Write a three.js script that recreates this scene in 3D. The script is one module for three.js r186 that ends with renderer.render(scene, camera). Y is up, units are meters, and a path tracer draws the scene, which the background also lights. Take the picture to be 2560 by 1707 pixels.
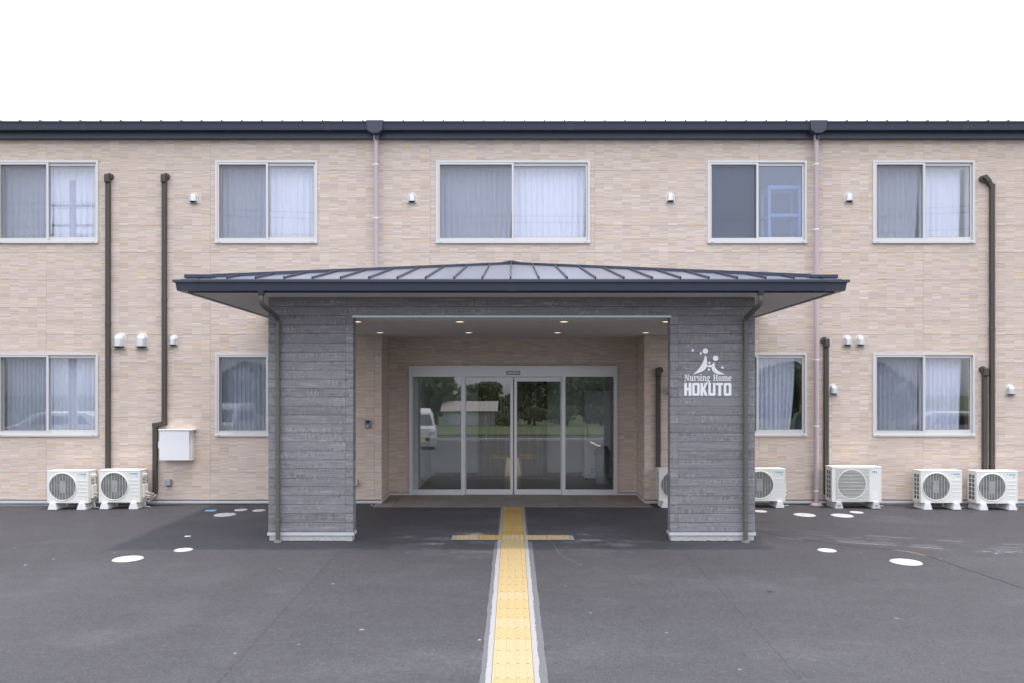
import * as THREE from 'three';
import { mergeGeometries } from 'three/addons/utils/BufferGeometryUtils.js';
import { RoundedBoxGeometry } from 'three/addons/geometries/RoundedBoxGeometry.js';
import { FontLoader } from 'three/addons/loaders/FontLoader.js';
import { ImprovedNoise } from 'three/addons/math/ImprovedNoise.js';

// ------------------------------------------------------------------ camera, sky, sun, exposure
const F = 2150, CX = 1282, CY = 982, DIST = 14.286, EYE = 1.84;      // focal length and principal point in photo pixels, metres to the facade
const scene = new THREE.Scene();
const camera = new THREE.PerspectiveCamera(2 * Math.atan(853.5 / F) * 180 / Math.PI, 2560 / 1707, 0.1, 1500);
camera.setViewOffset(2560, 1707, 1280 - CX, 853.5 - CY, 2560, 1707);  // rising front: verticals stay upright
camera.position.set(0, EYE, DIST);
camera.lookAt(0, EYE, 0);
camera.updateProjectionMatrix();

const renderer = new THREE.WebGLRenderer({ antialias: true });
renderer.toneMapping = THREE.LinearToneMapping;
renderer.toneMappingExposure = 2.2;
renderer.shadowMap.enabled = true;

function skyTexture() {                                               // thin, even overcast
  const w = 256, h = 128, d = new Float32Array(w * h * 4);
  const n = new ImprovedNoise();
  for (let j = 0; j < h; j++) {
    const el = ((j + 0.5) / h - 0.5) * Math.PI;
    for (let i = 0; i < w; i++) {
      const a = (i + 0.5) / w * 2 * Math.PI, k = (j * w + i) * 4;
      const c = Math.cos(el), x = Math.cos(a) * c, y = Math.sin(el), z = Math.sin(a) * c;
      let l = y > 0 ? 1.50 * (1 + 2 * y) / 3 : 0.2;             // brighter overhead than at the horizon, as thick cloud is
      if (y > 0) l *= 1 + 0.05 * n.noise(x * 2.2, y * 4, z * 2.2) + 0.025 * n.noise(x * 6, y * 11, z * 6);
      d[k] = l * 0.955; d[k + 1] = l * 0.985; d[k + 2] = l * 1.085; d[k + 3] = 1;
    }
  }
  const t = new THREE.DataTexture(d, w, h, THREE.RGBAFormat, THREE.FloatType);
  t.mapping = THREE.EquirectangularReflectionMapping;
  t.magFilter = t.minFilter = THREE.LinearFilter; t.wrapS = THREE.RepeatWrapping; t.needsUpdate = true;
  return t;
}
scene.background = skyTexture();
scene.environment = scene.background;

const sun = new THREE.DirectionalLight(0xfff1e0, 1.2);               // hazy sun, high, from the right
sun.position.set(0.27 * 60, 60, 0.06 * 60);
sun.target.position.set(0, 0, 0);
sun.castShadow = true;
sun.shadow.radius = 6;
sun.shadow.mapSize.set(4096, 4096);
Object.assign(sun.shadow.camera, { left: -30, right: 30, top: 30, bottom: -30, near: 1, far: 140 });
scene.add(sun, sun.target);

// ------------------------------------------------------------------ helpers
function rng(seed) { let a = seed >>> 0; return () => { a = (a + 0x6D2B79F5) | 0; let t = Math.imul(a ^ (a >>> 15), 1 | a); t = (t + Math.imul(t ^ (t >>> 7), 61 | t)) ^ t; return ((t ^ (t >>> 14)) >>> 0) / 4294967296; }; }
const perlin = new ImprovedNoise();
const fbm = (x, y, z, o = 4) => { let s = 0, a = 1, f = 1, t = 0; for (let i = 0; i < o; i++) { s += a * perlin.noise(x * f, y * f, z + i * 7.3); t += a; a *= 0.5; f *= 2.03; } return s / t; };
const clamp = (v, a, b) => Math.max(a, Math.min(b, v));
const smooth = (a, b, v) => { const t = clamp((v - a) / (b - a), 0, 1); return t * t * (3 - 2 * t); };
const X = (px, z = 0) => (px - CX) * (DIST - z) / F;                  // photo measurement -> metres, on the upright plane at z
const Y = (py, z = 0) => EYE - (py - CY) * (DIST - z) / F;
const SLOPE = 0.022;
function groundY(x, z) {                                              // the forecourt falls away from the building for drainage
  const crown = 0.05 * smooth(3.5, 9.5, Math.abs(x)) * clamp(1 - z / 12, 0, 1);
  return -SLOPE * clamp(z, 0, 24) - crown;
}

function std(color, roughness = 0.6, more = {}) {
  const c = Array.isArray(color) ? new THREE.Color().setRGB(...color) : new THREE.Color(color);
  return new THREE.MeshStandardMaterial({ color: c, roughness, ...more });
}
function phys(color, roughness = 0.6, more = {}) {
  const c = Array.isArray(color) ? new THREE.Color().setRGB(...color) : new THREE.Color(color);
  return new THREE.MeshPhysicalMaterial({ color: c, roughness, ...more });
}
const used = new Map();
function numbered(name) { const n = used.get(name) || 0; used.set(name, n + 1); return n ? `${name}_${String(n).padStart(3, '0')}` : name; }
function mesh(name, geo, mat, parent) {
  const m = new THREE.Mesh(geo, mat); m.name = parent ? name : numbered(name);
  m.castShadow = m.receiveShadow = true; (parent || scene).add(m); return m;
}
function part(name, parent) { const g = new THREE.Group(); g.name = name; parent.add(g); return g; }
function thing(name, label, category, pos = [0, 0, 0], turn = 0, group) {
  const g = new THREE.Group(); g.name = numbered(name); g.position.set(...pos); g.rotation.y = turn;
  g.userData = { label, category }; if (group) g.userData.group = group; scene.add(g); return g;
}
function tag(o, label, category, group) { Object.assign(o.userData, { label, category }); if (group) o.userData.group = group; return o; }
function struct(o, label, category) { o.userData.kind = 'structure'; if (label) o.userData.label = label; if (category) o.userData.category = category; return o; }
function copyOf(root, label, pos, turn = root.rotation.y) {
  const c = root.clone(); c.name = numbered(root.name.replace(/_\d{3}$/, '')); c.userData = { ...root.userData, label };
  c.position.set(...pos); c.rotation.y = turn; scene.add(c); return c;
}
const bx = (w, h, d, x = 0, y = 0, z = 0) => new THREE.BoxGeometry(w, h, d).translate(x, y, z);
const span = (x0, x1, y0, y1, z0, z1) => bx(x1 - x0, y1 - y0, z1 - z0, (x0 + x1) / 2, (y0 + y1) / 2, (z0 + z1) / 2);
const rbx = (w, h, d, r, x = 0, y = 0, z = 0, seg = 2) => new RoundedBoxGeometry(w, h, d, seg, r).translate(x, y, z);
const cyl = (r0, r1, h, n = 20, x = 0, y = 0, z = 0) => new THREE.CylinderGeometry(r0, r1, h, n).translate(x, y, z);
function merge(list) {
  return mergeGeometries(list.map(g => { let q = g.index ? g.toNonIndexed() : g; for (const k of Object.keys(q.attributes)) if (!['position', 'normal', 'uv'].includes(k)) q.deleteAttribute(k); if (!q.attributes.uv) q.setAttribute('uv', new THREE.BufferAttribute(new Float32Array(q.attributes.position.count * 2), 2)); return q; }), false);
}
function frameRect(x0, x1, y0, y1, l, r, b, t, z0, z1) {               // four butted bars
  return merge([span(x0, x1, y0, y0 + b, z0, z1), span(x0, x1, y1 - t, y1, z0, z1), span(x0, x0 + l, y0 + b, y1 - t, z0, z1), span(x1 - r, x1, y0 + b, y1 - t, z0, z1)]);
}
class Quads {                                                         // loose quads with flat normals and own uv
  constructor() { this.p = []; this.n = []; this.t = []; }
  quad(a, b, c, d, ua = [0, 0], ub = [1, 0], uc = [1, 1], ud = [0, 1]) {
    const e = [b[0] - a[0], b[1] - a[1], b[2] - a[2]], f = [d[0] - a[0], d[1] - a[1], d[2] - a[2]];
    let n = [e[1] * f[2] - e[2] * f[1], e[2] * f[0] - e[0] * f[2], e[0] * f[1] - e[1] * f[0]]; const l = Math.hypot(...n) || 1; n = n.map(v => v / l);
    for (const v of [a, b, c, a, c, d]) this.p.push(...v);
    for (let i = 0; i < 6; i++) this.n.push(...n);
    for (const v of [ua, ub, uc, ua, uc, ud]) this.t.push(...v);
    return this;
  }
  build() {
    const g = new THREE.BufferGeometry();
    g.setAttribute('position', new THREE.Float32BufferAttribute(this.p, 3));
    g.setAttribute('normal', new THREE.Float32BufferAttribute(this.n, 3));
    g.setAttribute('uv', new THREE.Float32BufferAttribute(this.t, 2));
    return g;
  }
}
function dataTex(w, h, fn, srgb = true, repeat = true) {              // fn(i, j) -> [r, g, b] 0..255, row 0 at the bottom
  const d = new Uint8Array(w * h * 4);
  for (let j = 0; j < h; j++) for (let i = 0; i < w; i++) { const c = fn(i, j), k = (j * w + i) * 4; d[k] = clamp(c[0], 0, 255); d[k + 1] = clamp(c[1], 0, 255); d[k + 2] = clamp(c[2], 0, 255); d[k + 3] = 255; }
  const t = new THREE.DataTexture(d, w, h, THREE.RGBAFormat);
  t.magFilter = THREE.LinearFilter; t.minFilter = THREE.LinearMipmapLinearFilter; t.generateMipmaps = true;
  if (srgb) t.colorSpace = THREE.SRGBColorSpace;
  if (repeat) t.wrapS = t.wrapT = THREE.RepeatWrapping;
  t.needsUpdate = true; return t;
}
function tiled(t, u, v) { const c = t.clone(); c.repeat.set(u, v); c.needsUpdate = true; return c; }
function tube(points, r, seg = 24, radial = 8) { return new THREE.TubeGeometry(new THREE.CatmullRomCurve3(points.map(p => new THREE.Vector3(...p)), false, 'catmullrom', 0.12), seg, r, radial, false); }
function shapeFrom(pts) { const s = new THREE.Shape(); pts.forEach((p, i) => i ? s.lineTo(p[0], p[1]) : s.moveTo(p[0], p[1])); s.closePath(); return s; }
const extr = (shape, depth, bevel = 0) => new THREE.ExtrudeGeometry(shape, { depth, bevelEnabled: bevel > 0, bevelSize: bevel, bevelThickness: bevel, bevelSegments: 1, curveSegments: 16 });

// ------------------------------------------------------------------ textures
const PANEL_W = 2.73, PANEL_H = 0.455, COLS = 18, STRIPES = 34;
const layout = (() => {                                               // the moulded blocks of eight siding panels (two across, four up)
  const r = rng(11), out = [];
  for (let a = 0; a < 2; a++) { out.push([]); for (let b = 0; b < 4; b++) { out[a].push([]); for (let c = 0; c < COLS; c++) {
    const blocks = []; let s = 0;
    while (s < STRIPES) { let n = 3 + Math.floor(r() * 5); if (STRIPES - s - n < 3) n = STRIPES - s; blocks.push({ a: s, b: s + n, depth: r() * 0.0022, tone: r(), hue: r() }); s += n; }
    out[a][b].push(blocks);
  } } }
  return out;
})();
const SW = 2048, SH = 1024;
const sidingMaps = (() => {
  const r = rng(5), pal = [[214, 197, 184], [220, 204, 192], [209, 192, 179], [200, 183, 171], [209, 195, 189], [216, 198, 180], [219, 191, 158], [224, 209, 198]];
  const stripe = [];                                                  // colour of every stripe of every column
  for (let a = 0; a < 2; a++) for (let c = 0; c < COLS; c++) { const col = []; for (let b = 0; b < 4; b++) for (const k of layout[a][b][c]) {
    for (let s = k.a; s < k.b; s++) {
      const q = r(); let i = q < 0.27 ? 0 : q < 0.43 ? 1 : q < 0.62 ? 2 : q < 0.74 ? 3 : q < 0.84 ? 4 : q < 0.915 ? 5 : q < 0.93 ? 6 : 7;
      if (k.hue > 0.965 && s - k.a < 2) i = 6;
      const m = (k.tone - 0.5) * 8 + (r() - 0.5) * 3;
      col.push(pal[i].map(v => v + m));
    } } stripe.push(col); }
  const px = SH / (4 * STRIPES);
  const color = dataTex(SW, SH, (i, j) => {
    const c = Math.min(2 * COLS - 1, Math.floor(i / SW * 2 * COLS)), s = Math.min(4 * STRIPES - 1, Math.floor(j / px)), f = j / px - s;
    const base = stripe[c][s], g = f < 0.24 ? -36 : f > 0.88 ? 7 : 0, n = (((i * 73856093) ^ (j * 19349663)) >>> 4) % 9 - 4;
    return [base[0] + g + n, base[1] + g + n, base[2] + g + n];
  });
  const bump = dataTex(SW, SH, (i, j) => { const f = (j / px) % 1, v = f < 0.16 ? 60 : f < 0.26 ? 150 : 205; const n = (((i * 83492791) ^ (j * 2654435)) >>> 5) % 22; return [v + n, v + n, v + n]; }, false);
  return { color, bump };
})();
const plankMaps = (() => {                                            // sixteen saw-marked boards, one above the other
  const W = 2048, H = 1024, r = rng(21), rows = [];
  for (let b = 0; b < 16; b++) rows.push({ tone: (r() - 0.5) * 10, warm: r() * 0.8, seed: r() * 100, kind: r() });
  const height = new Uint8Array(W * H);
  const color = dataTex(W, H, (i, j) => {
    const b = Math.floor(j / 64), q = rows[b], x = i / W * 3.03, y = (j % 64) / 64;
    const grain = fbm(x * 2.2, y * 9 + q.seed, q.seed, 4), fine = fbm(x * 14, y * 46 + q.seed, q.seed + 3, 3);
    const saw = fbm(x * 42, y * 1.4, q.seed + 9, 2) * smooth(-0.15, 0.25, fbm(x * 1.6, y * 2, q.seed + 5, 2));
    const worn = smooth(0.10, 0.42, fbm(x * 3.1 + 40, y * 3.2, q.seed + 17, 3) + 0.28 * saw) * q.warm;
    const crack = Math.abs(fbm(x * 0.9, y * 3.5, q.seed + 31, 3)) < 0.012 && q.kind > 0.55 ? 1 : 0;
    const v = 128 + q.tone * 1.8 + grain * 26 + fine * 30 + saw * 32 - crack * 20;
    height[j * W + i] = clamp(150 + grain * 60 + fine * 110 + saw * 60 - crack * 60, 0, 255);
    return [v + worn * 32 - 0, v + worn * 28 - 1, v + worn * 13 + 3];
  });
  const bump = dataTex(W, H, (i, j) => { const v = height[j * W + i]; return [v, v, v]; }, false);
  return { color, bump };
})();
const grainMap = (() => { const r = rng(3), n = 512, a = new Float32Array(n * n); for (let k = 0; k < a.length; k++) a[k] = r();
  return dataTex(n, n, (i, j) => { let s = 0; for (let u = -1; u <= 1; u++) for (let v = -1; v <= 1; v++) s += a[((j + v + n) % n) * n + (i + u + n) % n]; const q = clamp((s / 9 - 0.5) * 520 + 128 + (a[j * n + i] - 0.5) * 60, 0, 255); return [q, q, q]; }, false); })();
const mottle = dataTex(512, 512, (i, j) => { const v = 205 + 40 * fbm(i / 24, j / 24, 2.2, 5) + 26 * fbm(i / 3.2, j / 3.2, 8.1, 2); return [v, v, v]; });

// the forecourt's own picture: paving lots, scuffs, dust, tyre sweeps, cold joint
const AX0 = -11, AX1 = 11, AZ0 = -0.4, AZ1 = 13.6;
const asphaltMap = (() => {
  const W = 2048, H = 1304, r = rng(77), buf = new Float32Array(W * H), rust = new Float32Array(W * H);
  const U = x => (x - AX0) / (AX1 - AX0) * W, V = z => (z - AZ0) / (AZ1 - AZ0) * H;
  for (let j = 0; j < H; j++) for (let i = 0; i < W; i++) {
    const x = AX0 + i / W * (AX1 - AX0), z = AZ0 + j / H * (AZ1 - AZ0);
    let v = 11 * fbm(x * 0.35, z * 0.5, 4.4, 4) + 5 * fbm(x * 1.6, z * 3.6, 9.1, 3);
    v += 6 * smooth(0.05, 0.5, fbm(x * 0.9 + 5, z * 0.9, 21.5, 4)) + (r() - 0.5) * 20 + 7 * fbm(x * 17, z * 17, 5.5, 3) + (r() < 0.014 ? 34 * r() : 0) - (r() < 0.02 ? 22 * r() : 0);
    const j2 = -2.12 + 0.03 * fbm(z * 1.5, 2, 2, 3); if (z > 3.6 && x < j2 && x > j2 - 0.55) v += 7 * smooth(0.55, 0.1, j2 - x) * (0.5 + fbm(x * 5, z * 2, 8, 3));
    buf[j * W + i] = v;
  }
  const dab = (x, z, rad, amt, stretch = 1, ang = 0) => {              // one scuff of pale dust with a broken outline
    const R = rad * Math.max(1, stretch) * 1.3, i0 = Math.floor(U(x - R)), i1 = Math.ceil(U(x + R)), j0 = Math.floor(V(z - R)), j1 = Math.ceil(V(z + R)), s = r() * 50, ca = Math.cos(ang), sa = Math.sin(ang);
    for (let j = Math.max(0, j0); j < Math.min(H, j1); j++) for (let i = Math.max(0, i0); i < Math.min(W, i1); i++) {
      const dx = AX0 + i / W * (AX1 - AX0) - x, dz = AZ0 + j / H * (AZ1 - AZ0) - z, a = (dx * ca + dz * sa) / stretch, b = -dx * sa + dz * ca, d = Math.hypot(a, b) / rad;
      if (d < 1.3) buf[j * W + i] += amt * smooth(1.2, 0.3, d + 0.9 * fbm((x + dx) * 7, (z + dz) * 7, s, 3)) * (0.45 + 1.1 * Math.max(0, fbm((x + dx) * 26, (z + dz) * 26, s + 2, 2) + 0.35));
    }
  };
  const line = (pts, wid, amt, rusty = 0, broken = 0) => { for (let k = 0; k + 1 < pts.length; k++) { const [x0, z0] = pts[k], [x1, z1] = pts[k + 1], n = Math.ceil(Math.hypot(x1 - x0, z1 - z0) / 0.006);
    for (let q = 0; q < n; q++) { const t = q / n, x = x0 + (x1 - x0) * t + 0.012 * fbm(t * 9 + k, 1, wid * 50, 2), z = z0 + (z1 - z0) * t; if (broken && fbm(x * 2.3, z * 2.3, wid * 91, 3) < broken) continue;
      const wpx = Math.max(1, Math.round(wid / (AX1 - AX0) * W)), i = Math.round(U(x)), j = Math.round(V(z));
      for (let a = 0; a < wpx; a++) for (let b = 0; b < wpx; b++) { const ii = i + a, jj = j + b; if (ii >= 0 && ii < W && jj >= 0 && jj < H) { buf[jj * W + ii] += amt * 0.3; rust[jj * W + ii] = Math.max(rust[jj * W + ii], rusty); } } } } };
  for (let k = 0; k < 46; k++) { const sgn = r() < 0.55 ? -1 : 1; dab(sgn * (0.25 + r() * 1.35), 3.0 + (r() - 0.45) * 0.9, 0.03 + r() * 0.09, 12 + r() * 20, 1 + r() * 2.2, (r() - 0.5) * 0.5); }
  for (let k = 0; k < 26; k++) dab((r() - 0.5) * 3.2, 0.7 + r() * 3.6, 0.08 + r() * 0.2, 7 + r() * 8, 1 + r() * 3, (r() - 0.5) * 0.4);
  for (let k = 0; k < 120; k++) dab((r() - 0.5) * 20, 0.8 + r() * 12, 0.03 + r() * 0.35, 3 + r() * 6, 1 + r() * 3, (r() - 0.5) * 0.6);
  for (let k = 0; k < 90; k++) dab(-9 + r() * 18, 3.5 + r() * 9, 0.012 + r() * 0.012, 60 + r() * 60);                  // grit
  line([[-0.86, 2.7], [-0.88, 3.0], [-0.92, 3.5]], 0.012, 60, 0, -0.1); line([[0.86, 2.6], [0.9, 3.0], [0.96, 3.4]], 0.012, 60, 0, -0.05); line([[0.5, 3.3], [0.55, 3.9], [0.62, 4.2], [0.78, 4.6]], 0.014, 70, 0, -0.2);
  for (let k = 0; k < 30; k++) { const f = r(), z0 = 2.1 + f * 1.0, x0 = 3.25 + r() * 1.6; line([[x0, z0 + (x0 - 3.3) * 0.42], [x0 + 0.9, z0 + (x0 - 3.3) * 0.42 + 0.36], [x0 + 2, z0 + (x0 - 3.3) * 0.42 + 0.7 + r() * 0.1], [x0 + 4.5, z0 + (x0 - 3.3) * 0.42 + 1.3 + r() * 0.2]], 0.0115 + r() * 0.010, 16 + r() * 34, 0, -0.06 + r() * 0.14); }   // tyre sweeps
  line([[3.3, 2.2], [3.52, 2.77], [3.9, 3.2], [4.35, 3.57], [4.68, 3.72], [4.91, 3.97], [5.02, 4.82], [5.14, 5.63], [5.3, 7], [5.4, 9]], 0.022, -60);
  line([[4.66, 3.70], [4.8, 3.82], [4.91, 4.02]], 0.05, 20, 0.8, -0.2);
  line([[-2.12, 3.6], [-2.1, 6], [-2.05, 9], [-2.0, 13]], 0.013, -30, 0, -0.28); line([[2.07, 3.9], [2.06, 6], [2.02, 9], [2.0, 13]], 0.013, -30, 0, -0.28);
  line([[2.5, 5.6], [2.52, 5.75], [2.6, 5.8]], 0.05, -16, 0, -0.2);
  for (let k = 0; k < 9; k++) { const x0 = -9 + r() * 12, z0 = 3.6 + r() * 7; line([[x0, z0], [x0 + 1 + r() * 2, z0 + (r() - 0.5) * 1.2]], 0.02, 5 + r() * 5, 0, 0); }
  return dataTex(W, H, (i, j) => { const k = j * W + i, v = 62 + buf[k] * 0.9, q = rust[k]; return [v - 0.5 + q * 24, v - 0.5 + q * 3, v + 4.5 - q * 18]; }, true, false);
})();

// ------------------------------------------------------------------ materials
const M = {
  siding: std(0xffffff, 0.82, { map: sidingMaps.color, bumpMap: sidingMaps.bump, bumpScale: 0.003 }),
  plank: std(0xffffff, 0.78, { map: plankMaps.color, bumpMap: plankMaps.bump, bumpScale: 0.0022 }),
  backing: std([0.45, 0.40, 0.37], 0.9),
  asphalt: std(0xffffff, 0.66, { map: asphaltMap, bumpMap: tiled(grainMap, 40, 26), bumpScale: 0.004 }),
  asphaltFar: std([0.062, 0.062, 0.067], 0.9, { bumpMap: tiled(grainMap, 60, 30), bumpScale: 0.004 }),
  navy: std([0.034, 0.042, 0.068], 0.42, { metalness: 0.0 }),
  roofMetal: std([0.040, 0.046, 0.066], 0.36, { metalness: 0.2 }),
  alu: std([0.62, 0.61, 0.60], 0.4, { metalness: 0.2 }),
  aluDoor: std([0.62, 0.62, 0.645], 0.36, { metalness: 0.4 }),
  flash: std([0.58, 0.60, 0.64], 0.45, { metalness: 0.2 }),
  gasket: std([0.02, 0.02, 0.022], 0.7),
  glass: phys([0.935, 0.95, 1.0], 0.0, { transmission: 1, thickness: 0, ior: 1.95 }),
  frosted: phys([0.70, 0.77, 0.92], 0.03, { transmission: 0.86, thickness: 0, ior: 1.7 }),
  doorGlass: phys([0.97, 0.99, 0.985], 0.0, { transmission: 1, thickness: 0, ior: 1.95 }),
  screen: std([0.09, 0.098, 0.115], 0.9, { transparent: true, opacity: 0.30, side: THREE.DoubleSide }),
  concrete: std([0.50, 0.52, 0.54], 0.85, { map: mottle, bumpMap: grainMap, bumpScale: 0.001 }),
  plinth: std([0.72, 0.73, 0.74], 0.8, { map: mottle }),
  plaster: std([0.66, 0.67, 0.66], 0.9),
  soffit: std([0.62, 0.60, 0.58], 0.85),
  interior: std([0.80, 0.81, 0.80], 0.9),
  lavender: std([0.46, 0.385, 0.40], 0.45),
  brownPipe: std([0.060, 0.052, 0.044], 0.5),
  olivePipe: std([0.110, 0.104, 0.092], 0.5),
  steel: std([0.68, 0.68, 0.68], 0.36, { metalness: 0.6 }),
  dark: std([0.02, 0.02, 0.022], 0.8),
  acWhite: std([0.74, 0.74, 0.70], 0.42),
  white: std([0.78, 0.78, 0.80], 0.5),
};

// ------------------------------------------------------------------ ground
function sheet(x0, x1, z0, z1, nx, nz, lift = 0, uv = (u, v) => [u, v]) {
  const p = [], t = [], idx = [];
  for (let j = 0; j <= nz; j++) for (let i = 0; i <= nx; i++) { const x = x0 + (x1 - x0) * i / nx, z = z0 + (z1 - z0) * j / nz; p.push(x, groundY(x, z) + lift, z); t.push(...uv(i / nx, j / nz)); }
  for (let j = 0; j < nz; j++) for (let i = 0; i < nx; i++) { const a = j * (nx + 1) + i, b = a + 1, c = a + nx + 1, d = c + 1; idx.push(a, c, b, b, c, d); }
  const g = new THREE.BufferGeometry(); g.setAttribute('position', new THREE.Float32BufferAttribute(p, 3)); g.setAttribute('uv', new THREE.Float32BufferAttribute(t, 2)); g.setIndex(idx); g.computeVertexNormals(); return g;
}
const forecourt = struct(mesh('forecourt', sheet(AX0, AX1, AZ0, AZ1, 88, 56), M.asphalt), 'dark new asphalt forecourt with scuffs and tyre sweeps', 'asphalt');
const yard = part('yard', scene); yard.name = 'parking_yard'; struct(yard, 'grey asphalt parking yard around the forecourt', 'asphalt');
for (const [x0, x1, z0, z1] of [[-45, AX0, AZ0, AZ1], [AX1, 45, AZ0, AZ1], [-45, 45, AZ1, 26.5]]) mesh('paving', sheet(x0, x1, z0, z1, 24, 14), M.asphaltFar, yard);
const grassMat = std([0.075, 0.105, 0.05], 0.95, { bumpMap: tiled(grainMap, 200, 200), bumpScale: 0.05 });
struct(mesh('ground', new THREE.PlaneGeometry(1600, 1600, 1, 1).rotateX(-Math.PI / 2).translate(0, -0.75, 0), grassMat), 'flat green land reaching to the horizon', 'ground');
const kerbMat = std([0.46, 0.46, 0.45], 0.85);
struct(mesh('kerb', rbx(90, 0.28, 0.18, 0.02, 0, -0.55, 26.6), kerbMat), 'pale concrete kerb along the far edge of the yard', 'kerb');
struct(mesh('road', span(-200, 200, -0.74, -0.60, 27.2, 33.4), M.asphaltFar), 'grey lane passing beyond the yard', 'road');
const lawn = struct(mesh('lawn', span(-200, 200, -0.74, -0.55, 33.6, 47), std([0.08, 0.115, 0.05], 0.95)), 'bright green verge beyond the lane', 'grass');

// porch paving
const tileMats = [0, 1, 2].map(k => std([0.30 + k * 0.02, 0.262 + k * 0.018, 0.245 + k * 0.017], 0.6, { map: mottle, bumpMap: grainMap, bumpScale: 0.0006 }));
const porch = struct(part('porch', scene), 'brown porcelain tiled threshold in front of the doors', 'paving');
const PZ0 = -0.93, PZ1 = 0.35, porchY = z => -0.004 + (PZ1 - z) * 0.042;
mesh('mortar_bed', new Quads().quad([-2.27, porchY(PZ1) - 0.003, PZ1], [2.262, porchY(PZ1) - 0.003, PZ1], [2.262, porchY(PZ0) - 0.003, PZ0], [-2.27, porchY(PZ0) - 0.003, PZ0]).quad([-2.27, -0.06, PZ1], [2.262, -0.06, PZ1], [2.262, porchY(PZ1) - 0.003, PZ1], [-2.27, porchY(PZ1) - 0.003, PZ1]).build(), std([0.30, 0.28, 0.27], 0.9), porch);
{ const r = rng(41), g = rbx(0.294, 0.010, 0.294, 0.0025, 0, 0, 0, 1), tilt = Math.atan(0.042);
  for (let j = 0; j < 5; j++) for (let i = 0; i < 16; i++) {
    const x0 = Math.max(-2.268, -2.55 + i * 0.3), x1 = Math.min(2.26, -2.25 + i * 0.3), z1 = PZ1 - j * 0.3, z0 = Math.max(PZ0 + 0.02, z1 - 0.3);
    if (x1 - x0 < 0.04 || z1 - z0 < 0.04 || (z0 < -0.5 && Math.abs(x0 + x1) > 4.2) || (z0 < 0 && Math.abs(x0 + x1) > 4.37)) continue;
    const m = mesh('tile', x1 - x0 > 0.29 && z1 - z0 > 0.29 ? g : rbx(x1 - x0 - 0.006, 0.010, z1 - z0 - 0.006, 0.0025, 0, 0, 0, 1), tileMats[Math.floor(r() * 3)], porch);
    m.position.set((x0 + x1) / 2, porchY((z0 + z1) / 2) - 0.001 + r() * 0.0008, (z0 + z1) / 2); m.rotation.x = tilt;
  } }

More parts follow.
